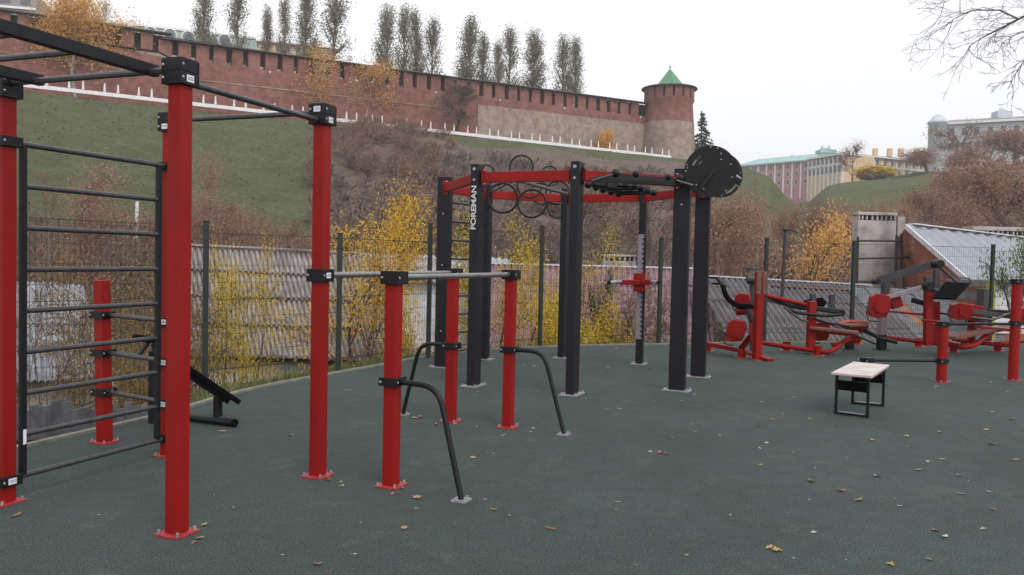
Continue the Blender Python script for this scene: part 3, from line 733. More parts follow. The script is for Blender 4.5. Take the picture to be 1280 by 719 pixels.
for y0, x0 in ((347, 884), (354.5, 890)): mpart('hand_grip', 'pad', m1, [(x0, y0), (900, y0+.5)], 13.1, .016)
weight(m1, 928, 376, 13.4, .26, .26); weight(m1, 920, 413, 13.2, .32, .36); 
mpart('casing_arm', 'red', m1, [(920, 390), (946, 388)], 13.3, .06)
mpart('weight_stand', 'char', m1, [(941, 440), (941, 350)], 13.9, .055)
mb = MB(); c = at(941, 345, 13.8); mb.cyl(c-V((.10, 0, .05)), c+V((.06, 0, -.05)), .08, 5); mb.cyl(at(941, 338, 13.9), at(941, 335, 13.9), .12, 12); P('stand_knob', mb, 'char', m1)
# 2 rowing bench
m2 = T('bench_press_machine', 'long red frame machine with narrow brown seat and black double arms', 'exercise machine', gr(1022, 446), MG)
for f_ in ((983, 438), (1022, 444.5), (1060, 432), (1071, 430)): mfoot(m2, *f_, h=.16)
mpart('floor_beam', 'red', m2, [(946, 428), (1000, 436), (1036, 441), (1046, 435), (1062, 420)], [14.3, 13.9, 13.6, 13.65, 13.9], .038, rb=.25)
mpart('top_rail', 'red', m2, [(946, 367), (1008, 381), (1014, 382)], [14.3, 13.95, 13.95], .035)
mb = MB(); mb.box((at(1014, 378, 13.9)+at(1014, 436, 13.9))/2, (.13, .10, (at(1014, 376, 13.9)-at(1014, 437, 13.9)).z), .2); P('upright', mb, 'red', m2, bevel=.008)
mb = MB(); mb.beam(at(1012, 409.5, 13.9), at(1073, 416, 13.6), .26, .045); P('seat', mb, 'brown', m2, bevel=.008)
mb = MB(); mb.beam(at(1012, 412.6, 13.9), at(1068, 419, 13.6), .12, .05); P('seat_rail', mb, 'red', m2, bevel=.006)
mbeam('side_casing', 'char', m2, (957, 372), (1004, 384), 14.6, 14.2, .12, .11)
for k_, dy in enumerate((0, 5)):
    mpart('lever_arm', 'black', m2, [(946, 362+dy*.3), (985, 382+dy*.2), (1020, 385+dy*.4), (1055, 389+dy*.5)], [14.4, 14.1, 13.9, 13.9], .030)
mpart('lever_arm', 'black', m2, [(1054, 388), (1055, 393), (1030, 395), (996, 391), (980, 384)], 13.85, .028, rb=.08)
mpart('lever_arm', 'gmet', m2, [(980, 384), (1000, 399), (1010, 402)], 13.8, .02)
mpart('lever_arm', 'black', m2, [(1014, 397), (1036, 404), (1062, 408)], 13.8, .018)
for x_, y_, h_ in ((1016, 367, 400), (1040, 368, 391)): mbeam('weight_stand', 'char', m2, (x_, y_), (x_-.5, h_), 14.7, 14.7, .12, .08)
mbeam('weight_stand', 'dark', m2, (1012, 400), (1012, 433), 14.7, 14.7, .10, .09)
mb = MB(); mb.prism([at(1000, 380, 14.65), at(1008, 375, 14.65), at(1028, 372, 14.65), at(1034, 378, 14.65), at(1028, 386, 14.65), at(1004, 388, 14.65)], V((0, .03, 0))); P('weight_disc', mb, 'pad', m2)
weight(m2, 1026, 414, 14.2, .32, .32); weight(m2, 1074, 408, 14.4, .30, .22)
mpart('casing_rod', 'gmet', m2, [(1016, 399), (1040, 406), (1050, 410)], 14.0, .018)
mpart('seat_arm', 'redworn', m2, [(1048, 405), (1062, 402), (1084, 405)], 14.2, .035); mpart('seat_arm', 'brown', m2, [(1050, 407), (1084, 407)], 14.1, .04)
mpart('lever_arm', 'black', m2, [(1080, 413), (1100, 423), (1122, 428)], [14.2, 13.9, 13.8], .034); mpart('lever_arm', 'black', m2, [(1066, 418), (1094, 430)], 14.0, .018)
mpart('floor_beam', 'red', m2, [(1040, 431), (1075, 424)], 14.4, .04)
for x_ in (1061.5,): 
    mb = MB(); p = gr(x_, 437); mb.box(p+V((0, 0, .25)), (.12, .12, .50), .2); P('stand_leg', mb, 'black', m2, bevel=.005)
    mb = MB(); mb.box(p+V((0, 0, .005)), (.2, .2, .01), .2); P('foot_plate', mb, 'black', m2)
# 3 lever machine with foot plate
m3 = T('leg_lift_machine', 'tall red machine with two long grey beams and a tilted black footboard', 'exercise machine', gr(1160, 437), MG)
mb = MB(); p = gr(1101.5, 437.5); mb.box(p+V((0, 0, .14)), (.14, .12, .28), .3); P('stand_leg', mb, 'black', m3, bevel=.005)
mb = MB(); mb.box(p+V((0, 0, .006)), (.22, .2, .012), .3); P('foot_plate', mb, 'black', m3)
mb = MB(); mb.box(p+V((0, 0, .52)), (.13, .11, .50), .3); P('stand_sleeve', mb, 'perf', m3, bevel=.005)
mb = MB(); q = at(1104, 346, p.y); mb.box(V((p.x+.03, p.y, (1.02+q.z)/2)), (.12, .10, q.z-1.0), .3); P('stand_post', mb, 'char', m3, bevel=.005)
mbeam('lever_beam', 'char', m3, (1096, 351), (1172, 329), 14.6, 14.2, .11, .13)
mb = MB(); c = at(1095, 352, 14.5); mb.cyl(c-V((0, .08, 0)), c+V((0, .08, 0)), .05, 16); P('pivot', mb, 'black', m3); mb = MB(); c = at(1172, 330, 14.1); mb.cyl(c-V((0, .1, 0)), c+V((0, .1, 0)), .07, 16); P('pivot', mb, 'black', m3)
mbeam('lever_beam', 'perf', m3, (1108, 372), (1157, 358), 14.2, 14.1, .09, .07)
mb = MB(); c = at(1160, 358, 14.0); mb.cyl(c-V((0, .1, 0)), c+V((0, .1, 0)), .07, 16); P('pivot', mb, 'black', m3)
weight(m3, 1098, 382, 14.1, .36, .42, d=.42)
mbeam('casing_back', 'red', m3, (1110, 378), (1122, 374), 14.4, 14.4, .3, .24)
for x_, y0, y1, Y in ((1160.5, 363, 432, 14.2), (1169, 377, 430, 14.5)): mbeam('upright', 'red', m3, (x_, y0), (x_-1, y1), Y, Y, .12, .12)
mbeam('upright', 'char', m3, (1171, 330), (1170, 372), 14.6, 14.6, .09, .09)
mbeam('upright', 'char', m3, (1159.5, 346), (1160, 364), 14.2, 14.2, .11, .11)
mb = MB(); mb.prism([at(1166, 372, 14.0), at(1195, 373, 13.9), at(1212, 355, 14.2), at(1182, 352, 14.4)], V((0, .02, -.03))); fb = P('footboard', mb, 'pad', m3)
mpart('footboard_frame', 'gmet', m3, [(1196, 352), (1200, 347), (1212, 348), (1213, 355)], 14.2, .014, rb=.03)
mpart('strut', 'char', m3, [(1173, 332), (1196, 353)], 14.1, .025); mpart('strut', 'char', m3, [(1160, 357), (1172, 364)], 14.1, .03)
mbeam('rear_arm', 'black', m3, (1139, 375), (1158, 380), 14.6, 14.5, .10, .09)
for a_, b_, Y in (((1108, 389), (1160, 394), 14.3), ((1152, 400), (1176, 402), 14.0), ((1168, 391), (1188, 393), 14.6)): mpart('side_rail', 'red', m3, [a_, b_], Y, .02)
mpart('floor_beam', 'red', m3, [(1108, 422), (1150, 427), (1176, 430)], [14.8, 14.6, 14.4], .038)
mfoot(m3, 1148, 433.5, h=.17); 
# 4 bench machine at right
m4 = T('seated_row_machine', 'red machine with long brown plank seat and dark levers, rightmost at the court edge', 'exercise machine', gr(1190, 441), MG)
for f_ in ((1191.5, 440), (1247, 439), (1205, 434), (1235.5, 427)): mfoot(m4, *f_, h=.17)
mb = MB(); mb.beam(at(1185, 422, 13.7), at(1262, 409, 15.2), .26, .05); P('seat', mb, 'brown', m4, bevel=.006)
mb = MB(); mb.beam(at(1218, 408, 14.9), at(1276, 414, 14.5), .22, .05); P('seat', mb, 'redworn', m4, bevel=.006)
mpart('floor_beam', 'red', m4, [(1183, 429), (1200, 434), (1216, 433), (1232, 421), (1244, 412)], [14.3, 14.1, 14.2, 14.5, 14.8], .045, rb=.2)
mpart('floor_beam', 'red', m4, [(1190, 424), (1226, 429), (1262, 432)], [15.0, 14.8, 14.6], .036)
weight(m4, 1200, 389, 14.3, .36, .30, d=.4); weight(m4, 1217, 391, 14.8, .30, .30)
mpart('casing_stem', 'red', m4, [(1215, 400), (1214, 428)], 14.9, .07)
mbeam('lever_beam', 'char', m4, (1208, 388), (1264, 396), 14.3, 14.4, .08, .08); mpart('lever_arm', 'gmet', m4, [(1208, 396), (1240, 400), (1262, 392)], 14.3, .022)
mpart('lever_arm', 'black', m4, [(1235, 388), (1262, 390)], 14.6, .03)
for x_, Y in ((1226, 15.3), (1231, 15.1)): mbeam('weight_stand', 'char', m4, (x_, 361), (x_-1, 402), Y, Y, .11, .09)
weight(m4, 1283, 395, 14.2, .32, .34)
mpart('floor_beam', 'red', m4, [(1248, 430), (1300, 424)], [14.9, 15.2], .04)

# ------------------------------------------------------------------ mesh fence
fe = T('mesh_fence', 'dark green welded mesh fence with tall square posts along the court edge', 'fence', (0, 14, 0))
FB = [((256, 480), 277), ((422.5, 463), 292), ((535, 447), 280), ((674.5, 434), 283), ((823, 428), 298), ((954.5, 425), 298), ((1060, 436), 311), ((1242, 432), 313)]
FPp = []
for (bx, by), ty in FB:
    p = gr(bx, by); lean = 0
    FPp.append((p, at(bx, ty, p.y).z))
FPp[6] = (V((6.9, 16.6, 0)), 2.02); FPp[7] = (V((10.0, 17.1, 0)), 2.02)
FPp = [(V((-6.6, 3.2, 0)), 1.86), (V((-5.55, 5.4, 0)), 1.86), (V((-4.75, 7.5, 0)), 1.86)]+FPp+[(V((13.0, 17.6, 0)), 1.95), (V((16.0, 17.8, 0)), 1.95)]
for p, h in FPp:
    mb = MB(); mb.box(p+V((0, 0, (h-.6)/2)), (.062, .062, h+.6), .3); o = P('fence_post', mb, 'fence', fe, bevel=.004)
    mb = MB(); mb.box(p+V((0, 0, h+.006)), (.070, .070, .012), .3); P('post_cap', mb, 'fence', o)
for (a, ha), (b, hb) in zip(FPp[:-1], FPp[1:]):
    mb = MB(); d = b-a; L_ = d.length; d.normalize(); n = int(L_/.052); w = .0028
    h = min(ha, hb)-.04
    vs = []; fs = []
    for i in range(1, n):
        c = a+d*(i*L_/n); mb.beam(V((c.x, c.y, -.08)), V((c.x, c.y, h)), w, w)
    k = 0; z = -.04
    while z < h:
        mb.beam(up(a, z), up(b, z), w, w*1.2); z += .20
    for zz in (h-.02, h*.55, .15): mb.beam(up(a, zz)+V((0, .01, 0)), up(b, zz)+V((0, .01, 0)), w*2.2, w*2.2)
    P('mesh_panel', mb, 'fence', fe)

# picket fence, left, below the kerb
pf_ = T('plank_fence', 'weathered grey plank fence on the slope left of the court', 'fence', (-4.6, 8.5, -1))
pa = at(-90, 511, 5.9); pb = at(236, 504, 8.95); dd = pb-pa; n = int(dd.length/.115)
for i in range(n):
    c = pa+dd*((i+.5)/n); r_ = random.uniform(-.05, .05); mb = MB()
    top = c.z+r_; mb.box(V((c.x, c.y, (top-1.4)/2)), (.100, .018, top+1.4), math.atan2(dd.y, dd.x)+random.uniform(-.06, .06)); P('plank', mb, 'planks', pf_)
mb = MB(); off = V((.03, .05, 0)); mb.beam(pa+off-V((0, 0, .25)), pb+off-V((0, 0, .25)), .04, .07); P('fence_rail', mb, 'planks', pf_)

# ------------------------------------------------------------------ sheds and walls beyond the fence
def corr(name, R0, R1, E0, E1, m, parent, wave=.15, amp=.028, rows=3, n=None, step=.018):
    R0, R1, E0, E1 = map(np.array, (R0, R1, E0, E1)); L_ = np.linalg.norm(R1-R0); nu = n or int(L_/wave*8)
    nrm_ = np.cross(R1-R0, E0-R0); nrm_ = nrm_/np.linalg.norm(nrm_)
    if nrm_[2] < 0: nrm_ = -nrm_
    vs = []; fs = []; o = 0
    for r in range(rows):
        t0, t1 = r/rows, (r+1)/rows+.02
        for (t, dz) in ((t0, (rows-r)*step-step), (t1, (rows-r)*step-step*.2)):
            u = np.linspace(0, 1, nu+1)[:, None]; jit = .006*np.sin(u*37+r*2)
            p = R0*(1-u)*(1-t)+R1*u*(1-t)+E0*(1-u)*t+E1*u*t
            p = p+nrm_*(amp*np.sin(2*np.pi*u*L_/wave)+dz+jit); vs.append(p)
        q = np.arange(nu); fs.append(np.stack([o+q, o+q+1, o+nu+1+q+1, o+nu+1+q], -1)); o += 2*(nu+1)
    ob = NP(name, np.concatenate(vs), np.concatenate(fs), m, parent)
    so = ob.modifiers.new('thick', 'SOLIDIFY'); so.thickness = .012
    return ob
def wallq(name, pts, m, parent, th=.15):
    mb = MB(); a, b = V(pts[1])-V(pts[0]), V(pts[2])-V(pts[1]); n = a.cross(b).normalized()
    if n.y < 0: n = -n
    mb.prism(pts, n*th); return P(name, mb, m, parent)
def dn(p, z): return V((p.x, p.y, z))
s1 = T('corrugated_shed', 'grey corrugated shed roof partly behind yellow leaves, left of the tall red post', 'shed', at(370, 440, 17.5)-V((0, 0, 3)))
R0_, R1_, E0_, E1_ = at(205, 315, 20), at(470, 327, 21.2), at(232, 441, 16.4), at(505, 450, 17.2)
corr('roof', R0_, R1_, E0_, E1_, 'asb', s1, wave=.125, amp=.040, rows=4, step=.045)
mb = MB(); mb.beam(R0_+V((0, 0, .21)), R1_+V((0, 0, .21)), .34, .05); P('ridge_cap', mb, 'asb', s1)
wd = (E1_-E0_).normalized(); bk = V((0, .35, 0))
wallq('wall', [dn(E0_, -3.2)+bk, dn(E1_, -3.2)+bk, E1_+bk-V((0, 0, .15)), E0_+bk-V((0, 0, .15))], 'whitewash', s1)
wallq('gable_wall', [dn(E1_, -3.2)+bk, dn(R1_, -3.2), R1_-V((0, 0, .08)), E1_+bk-V((0, 0, .15))], 'planks', s1)
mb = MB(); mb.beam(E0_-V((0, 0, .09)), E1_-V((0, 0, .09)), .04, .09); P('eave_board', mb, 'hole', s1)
s2 = T('pale_shed', 'small shed with pale sheet roof behind the yellow tree', 'shed', at(515, 350, 27)-V((0, 0, 3)))
R0_, R1_, E0_, E1_ = at(450, 317, 28), at(640, 324, 30), at(448, 350, 24.5), at(636, 352, 26.5)
corr('roof', R0_, R1_, E0_, E1_, 'pale', s2, wave=.25, amp=.035, rows=1)
wallq('wall', [dn(E0_, -3.2)+bk, dn(E1_, -3.2)+bk, E1_+bk-V((0, 0, .1)), E0_+bk-V((0, 0, .1))], 'whitewash', s2)
s3 = T('pink_roofed_shed', 'long shed with faded pink sheet roof behind the climbing rig', 'shed', at(740, 400, 22)-V((0, 0, 2)))
R0_, R1_, E0_, E1_ = at(596, 331, 26), at(884, 338, 28), at(588, 436, 20.5), at(893, 436, 21.5)
corr('roof', R0_, R1_, E0_, E1_, 'pink', s3, wave=.19, amp=.03, rows=4)
mb = MB(); mb.beam(R0_+V((0, 0, .06)), R1_+V((0, 0, .06)), .34, .05); P('ridge_cap', mb, 'ridge', s3)
wallq('wall', [dn(E0_, -3.2)+bk, dn(E1_, -3.2)+bk, E1_+bk-V((0, 0, .1)), E0_+bk-V((0, 0, .1))], 'planks', s3)
s4 = T('grey_roofed_shed', 'long shed with dark grey corrugated roof behind the exercise machines', 'shed', at(1000, 420, 22)-V((0, 0, 2)))
R0_, R1_, E0_, E1_ = at(868, 346, 25), at(1086, 358, 27), at(925, 452, 19.2), at(1170, 446, 20.5)
corr('roof', R0_, R1_, E0_, E1_, 'asbd', s4, wave=.20, amp=.04, rows=3)
mb = MB(); mb.beam(R0_+V((0, 0, .05)), R1_+V((0, 0, .05)), .30, .04); P('ridge_cap', mb, 'ridge', s4)
mb = MB(); q = R0_*.62+R1_*.38; dv = (E0_-R0_)*.12; mb.beam(q+dv+V((0, 0, .08)), R1_+dv+V((0, 0, .08)), .34, .02); P('rusty_strip', mb, 'rust', s4)
wallq('wall', [dn(E0_, -3.2)+bk, dn(E1_, -3.2)+bk, E1_+bk-V((0, 0, .1)), E0_+bk-V((0, 0, .1))], 'planks', s4)
mb = MB(); mb.beam(R1_, E1_, .12, .14); P('verge_board', mb, 'planks', s4)
# leaning boards
ls = T('lean_to', 'lean-to of diagonal grey boards with one orange board below the brick shed', 'lean-to', at(1130, 430, 23)-V((0, 0, 2)))
for i in range(12):
    x0 = 1064+i*10.5; a = at(x0, 361+random.uniform(-2, 1), 25.6); b = at(x0+78+i*1.0, 440, 21.6)
    mb = MB(); mb.beam(a, b, .27, .03); P('board', mb, 'rust' if i == 4 else 'planks', ls)
# far left pale roof
s5 = T('pale_roofed_hut', 'low hut with pale grey roof hidden by leaves, far left', 'hut', at(70, 450, 14)-V((0, 0, 2)))
R0_, R1_, E0_, E1_ = at(-60, 348, 18.5), at(104, 358, 19.5), at(-60, 480, 13.5), at(135, 470, 14.5)
corr('roof', R0_, R1_, E0_, E1_, mat('dull_sheet', (.27, .275, .31), .8, nscale=1.6, namt=.45, detail=8), s5, wave=.12, amp=.022, rows=2)
wallq('wall', [dn(E0_, -3.2)+bk, dn(E1_, -3.2)+bk, E1_+bk-V((0, 0, .1)), E0_+bk-V((0, 0, .1))], 'plaster', s5)

# concrete block stack with slots
def slotwall(name, label, px0, px1, ytop, ybot, slot_y0, slot_y1, slots, Y, depth, parent=None):
    t = T(name, label, 'wall', at((px0+px1)/2, ybot, Y)-V((0, 0, 2.5)))
    a = at(px0, ytop, Y); b = at(px1, ytop+(px1-px0)*.022, Y); zb = a.z-(ybot-ytop)*Y/1025-2.4
    s0 = a.z-(slot_y0-ytop)*Y/1025; s1_ = a.z-(slot_y1-ytop)*Y/1025
    mb = MB(); d = b-a; rz = math.atan2(d.y, d.x); c = (a+b)/2
    mb.box(V((c.x, c.y+depth/2, (s1_+zb)/2)), (d.length, depth, s1_-zb), rz); P('wall_block', mb, 'plaster', t, bevel=.02)
    mb = MB(); mb.box(V((c.x, c.y+depth/2, (a.z+s0)/2)), (d.length*1.02, depth+.06, a.z-s0), rz); P('coping', mb, 'plaster', t, bevel=.02)
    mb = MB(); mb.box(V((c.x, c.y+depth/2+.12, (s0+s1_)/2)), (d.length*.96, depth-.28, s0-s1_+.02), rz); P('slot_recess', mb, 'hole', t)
    n = slots
    for i in range(n+1):
        q = a+d*(i/n); jw = random.uniform(.28, .42); w_ = d.length/n*jw
        if 0 < i < n: q = q+d*(random.uniform(-.12, .12)/n)
        else: q = q+d*((.3 if i == 0 else -.3)/n)
        mb = MB(); mb.box(V((q.x, q.y+depth/2, (s0+s1_)/2)), (w_, depth+.01, s0-s1_), rz); P('slot_pier', mb, 'plaster', t, bevel=.03)
    return t
st_ = slotwall('slotted_concrete_tower', 'tall pale concrete stack with slots along its top beside the brick shed', 1073, 1121, 265, 372, 268.8, 275.2, 8, 29, .5)
mb = MB()
mb = MB(); c = at(1125, 320, 29.2); mb.box(c+V((.03, .3, -1.35)), (.26, .5, 5.5)); P('side_column', mb, 'plaster', st_)
slotwall('slotted_concrete_wall', 'pale slotted concrete wall behind the zinc roofed shed', 1217, 1310, 283, 310, 288, 293, 15, 34, .8)
slotwall('ruined_slotted_wall', 'small pale slotted wall beyond the pink roofed shed', 754, 795, 318, 345, 320.5, 326, 6, 32, .8)
pr = T('pipe_rail', 'dark pipe railing in front of the concrete block stack', 'railing', at(1120, 350, 27)-V((0, 0, 2)))
for a, b in (((1072.5, 296), (1071, 362)), ((1121, 294), (1119, 345)), ((1127, 292), (1126, 345))): mpart('rail_post', 'pipe', pr, [a, b], 28, .045, 8)
for a, b in (((1072, 301), (1128, 301)), ((1072, 323.5), (1160, 321)), ((1071, 352), (1118, 353))): mpart('rail_bar', 'pipe', pr, [a, b], 27.95, .035, 8)
# brick shed with zinc roof
bs = T('brick_shed', 'brick gabled shed with pale zinc roof on the right', 'shed', at(1170, 400, 27)-V((0, 0, 2)))
ap = at(1139, 285, 28); ef = at(1214, 349, 24.5); el = at(1124, 306, 30.5); far = V((9.5, 2.8, -.2)); far = at(1300, 304, 31.2)-ap
mb = MB(); bot = lambda p: V((p.x, p.y, -3))
n_ = (ef-el).cross(V((0, 0, 1))).normalized()
if n_.y > 0: n_ = -n_
mb.prism([bot(el), bot(ef), ef, ap, el], -n_*.2); P('gable_wall', mb, 'shedbrick', bs)
mb = MB(); e2 = ef+far; mb.prism([bot(ef)+V((.05, .05, 0)), bot(e2), e2-V((0, 0, .1)), ef-V((0, 0, .1))+V((.05, .05, 0))], V((-.1, .2, 0))); P('wall', mb, 'shedbrick', bs)
ov = (ef-ap).normalized()*.35
corr('roof', ap-far.normalized()*.25+V((0, 0, .08)), ap+far+V((0, 0, .08)), ef+ov-far.normalized()*.25+V((0, 0, .06)), ef+ov+far+V((0, 0, .06)), 'metalroof', bs, wave=.62, amp=.035, rows=1, step=.01)
mb = MB(); mb.beam(ap-far.normalized()*.28+V((0, 0, .03)), ef+ov-far.normalized()*.28+V((0, 0, .0)), .06, .16); P('verge_board', mb, 'ridge', bs)
mb = MB(); mb.beam(ap+V((0, 0, .14)), ap+far+V((0, 0, .14)), .3, .04); P('ridge_cap', mb, 'ridge', bs)
mb = MB(); mb.beam(ap+V((0, 0, .0)), el+V((0, 0, .02)), .3, .05); P('back_roof', mb, 'rust', bs)
mb = MB(); p0 = at(1128, 301, 29); mb.beam(at(1141, 287, 27.8), at(1141, 300, 27.8), .08, .2); P('gable_post', mb, 'pipe', bs)
# low dark lean wall beneath right
yb = T('yellow_panel_hut', 'low brown plank hut with a yellow corner post behind the right machines', 'hut', at(1235, 420, 22)-V((0, 0, 2)))
for i in range(7):
    mb = MB(); a = at(1196, 353+i*8, 22.6); b = at(1236, 354+i*8, 22.2); mb.beam(a, b, .04, .165); P('wall_plank', mb, 'brown' if i % 2 else 'planks', yb)
mb = MB(); mb.beam(at(1238, 351, 21.9), at(1238, 425, 21.9), .16, .16); P('corner_post', mb, 'lgold' if False else mat('yellow_paint', (.50, .40, .06), .7, nscale=8, namt=.4), yb)
mb = MB(); q = at(1262, 385, 22.5); mb.box(q, (1.6, .1, 1.4)); P('wall_panel', mb, 'whitewash', yb)
mb = MB(); mb.beam(at(1186, 351, 22.7), at(1275, 352, 22.4), .5, .08); P('roof_edge', mb, 'planks', yb)
# utility pole
up_ = T('utility_pole', 'thin dark pole with a short crossarm beyond the machines', 'pole', at(977, 360, 24)-V((0, 0, 3)))
mb = MB(); mb.cyl(at(976, 372, 24)-V((0, 0, 2)), at(982, 285, 24), .05, 8); P('pole', mb, 'pipe', up_)
mb = MB(); mb.beam(at(979, 286, 24), at(998, 291, 24), .06, .06); P('crossarm', mb, 'pipe', up_)
mb = MB(); mb.sphere(at(982, 287, 23.95), .07, 8, (1.4, 1, .6)); P('lamp_head', mb, 'pipe', up_)
# steel stake on hill, distant pale pole on the left
pp = T('white_marker_pole', 'white pole on the grassy slope seen through the ladder', 'pole', at(171, 300, 44))
mb = MB(); mb.cyl(at(170, 298, 44), at(171.5, 252, 44), .09, 8); P('pole', mb, 'balus', pp)

# ------------------------------------------------------------------ fortress wall
def cr(c): return np.interp(c, CP, CY), np.interp(c, CP, CZ)
W0 = V((-78.0, 127+0, 0)); 
def fencept(px):      # crest line point
    Y, z = cr(px); return V(((px-640)/1025*Y, Y, z))
f0 = fencept(-120); f1 = fencept(862)
fdir = (V((f1.x, f1.y, 0))-V((f0.x, f0.y, 0))); FL = fdir.length; fdir.normalize(); fn = V((-fdir.y, fdir.x, 0))
bl = T('white_balustrade', 'low white stone parapet with tapered posts along the top of the hill', 'parapet', f0)
fp = [fencept(c) for c in np.linspace(-120, 864, 60)]
def zline(s):
    q = f0+fdir*s; c = 640+1025*q.x/q.y; return V((q.x, q.y, np.interp(c, CP, CZ)))
seg = 24
for i in range(seg):
    a = zline(FL*i/seg); b = zline(FL*(i+1)/seg-.0); mb = MB(); mb.beam(a+V((0, 0, .25)), b+V((0, 0, .25)), .40, .58); P('parapet', mb, 'balus', bl)
s = 1.0; k = 0
while s < FL-1 and k < 96:
    q = zline(s); mb = MB(); r1, r2 = .15, .075
    a = q+V((0, 0, .62)); b = q+V((0, 0, 1.95)); mb.beam(a, b, r1*2, r1*2, r2*2, r2*2); P('parapet_post', mb, 'balus', bl)
    s += 1.9 if k % 2 == 0 else 3.0; k += 1
FDm = []
# wall behind, offset back
OFF = 7.0
def wpt(px):
    q = fencept(px); return V((q.x, q.y, 0))+fn*OFF
kw = T('fortress_wall', 'long red brick fortress wall with loopholes under a plank roof, running along the hilltop', 'fortress wall', wpt(300))
def line_s(px):      # parameter along wall for a pixel column
    lo, hi = -60, FL+20
    for _ in range(50):
        m_ = (lo+hi)/2; q = V((f0.x, f0.y, 0))+fdir*m_+fn*OFF
        if 640+1025*q.x/q.y < px: lo = m_
        else: hi = m_
    return lo
def wq(s, z, off=0): q = V((f0.x, f0.y, 0))+fdir*s+fn*(OFF+off); return V((q.x, q.y, z))
sA, sStep, sStone, sT = line_s(-160), line_s(200), line_s(592), line_s(806)
ZB = 24.0
def top_at(s): return 38.5 if s < sStep else 37.6+.9*max(0, min(1, (s-sStep)/(sT-sStep)))
def wallseg(name, s0, s1, z0, z1, th, m, off=0, parent=kw):
    mb = MB(); vs = [wq(s0, z0(s0), off), wq(s1, z0(s1), off), wq(s1, z1(s1), off), wq(s0, z1(s0), off)]
    mb.prism(vs, fn*th); return P(name, mb, m, parent)
body = lambda s: top_at(s)-3.1
wallseg('wall', sA, sStep, lambda s: ZB, body, 2.6, 'kbrick'); wallseg('wall', sStep, sStone, lambda s: ZB, body, 2.6, 'kbrick')
wallseg('wall', sStone, sT, lambda s: body(s)-1.8, body, 2.6, 'kbrick'); wallseg('stone_base', sStone, sT+2, lambda s: ZB, lambda s: body(s)-1.8, 2.9, 'kstone', off=-.3)
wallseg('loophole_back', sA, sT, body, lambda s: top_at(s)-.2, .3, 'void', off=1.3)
# string course
wallseg('string_course', sA, sStep, lambda s: body(s)-3.1, lambda s: body(s)-2.92, .2, 'kstone', off=-.10)
wallseg('string_course', sStep+4, line_s(560), lambda s: body(s)-3.3, lambda s: body(s)-3.12, .2, 'kstone', off=-.10)
sp = 2.95; nM = int((sT-sA)/sp)
for i in range(nM):
    s0 = sA+i*sp+.45+.12*math.sin(i*2.3); s1 = sA+(i+1)*sp-.45+.1*math.sin(i*5.1)
    if s1 > sT: break
    deep = (i % 9 == 4)
    mb = MB(); tp = top_at((s0+s1)/2)-.25; vs = [wq(s0, body(s0)), wq(s1, body(s1)), wq(s1, tp), wq(s0, tp)]; mb.prism(vs, fn*1.3); P('merlon', mb, 'kbrick', kw)
    mb = MB(); g0, g1 = s1, s1+.64; z = body(g0); mb.prism([wq(g0, z-.6 if not deep else z-1.2, -.02), wq(g1, z-.6 if not deep else z-1.2, -.02), wq(g1, z+.02, -.02), wq(g0, z+.02, -.02)], fn*.4) if False else None
for s0, s1 in ((sA, sStep+1.5), (sStep-.2, sT+1)):
    mb = MB(); z0 = (38.5 if s0 == sA else top_at(s0+.3)); z1 = (38.5 if s0 == sA else top_at(s1))
    a, b, c_, d_ = wq(s0, z0-.15, -.7), wq(s1, z1-.15, -.7), wq(s1, z1+.15, 2.2), wq(s0, z0+.15, 2.2)
    mb.prism([a, b, c_, d_], V((0, 0, .18))); P('roof', mb, 'wallroof', kw)
    mb = MB(); mb.beam(a+V((0, 0, .10))-fn*.06, b+V((0, 0, .10))-fn*.06, .08, .17); P('roof_edge', mb, 'wallroof', kw)
for c_ in (334, 399, 434, 480, 540, 620, 700, 795):
    s_ = line_s(c_); mb = MB(); mb.sphere(wq(s_, body(s_)-.4, -.05), .22, 8); P('floodlight', mb, 'trim', kw)
# tower
tc = at(834.5, 190, 193); tc.z = 0; TR = 5.75
tw_ = T('fortress_tower', 'round brick fortress tower with small green pyramid roof at the end of the wall', 'tower', V((tc.x, tc.y, ZB-2)))
def ztw(y): return at(834, y, 188).z
def lathe(name, prof, m, parent, n=48, c=tc):
    mb = MB(); vs = []; fs = []
    for r, z in prof:
        for k in range(n): a = 2*math.pi*k/n; vs.append((c.x+r*math.cos(a), c.y+r*math.sin(a), z))
    for i in range(len(prof)-1):
        for k in range(n): fs.append((i*n+k, i*n+(k+1) % n, (i+1)*n+(k+1) % n, (i+1)*n+k))
    mb.add(vs, fs, True); return P(name, mb, m, parent)
lathe('stone_base', [(TR+1.1, ZB-8), (TR+.15, ztw(151))], 'kstone', tw_); lathe('drum', [(TR+.15, ztw(151)), (TR+.05, ztw(149)), (TR-.3, ztw(126)), (TR+.05, ztw(122)), (TR+.05, ztw(120))], 'kbrick', tw_)
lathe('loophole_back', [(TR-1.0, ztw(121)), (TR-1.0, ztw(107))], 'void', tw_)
nm = 16
for k in range(nm):
    a0, a1 = 2*math.pi*(k+.13)/nm, 2*math.pi*(k+.87)/nm; mb = MB(); pts = []
    for r in (TR+.05, TR-.9):
        for a in (a0, a1): pts.append(V((tc.x+r*math.cos(a), tc.y+r*math.sin(a), ztw(120.5))))
    mb.prism([pts[0], pts[1], pts[3], pts[2]], V((0, 0, ztw(106.5)-ztw(120.5)))); P('merlon', mb, 'kbrick', tw_)
lathe('roof_brim', [(.1, ztw(106)), (TR+.7, ztw(106.8)), (TR+.7, ztw(105.6)), (3.0, ztw(103))], 'wallroof', tw_)
mb = MB(); ax4 = [V((tc.x+3.6*math.cos(rad(a)), tc.y+3.6*math.sin(rad(a)), ztw(103.6))) for a in (35, 95, 155, 215, 275, 335)]; apx = V((tc.x, tc.y, ztw(79)))
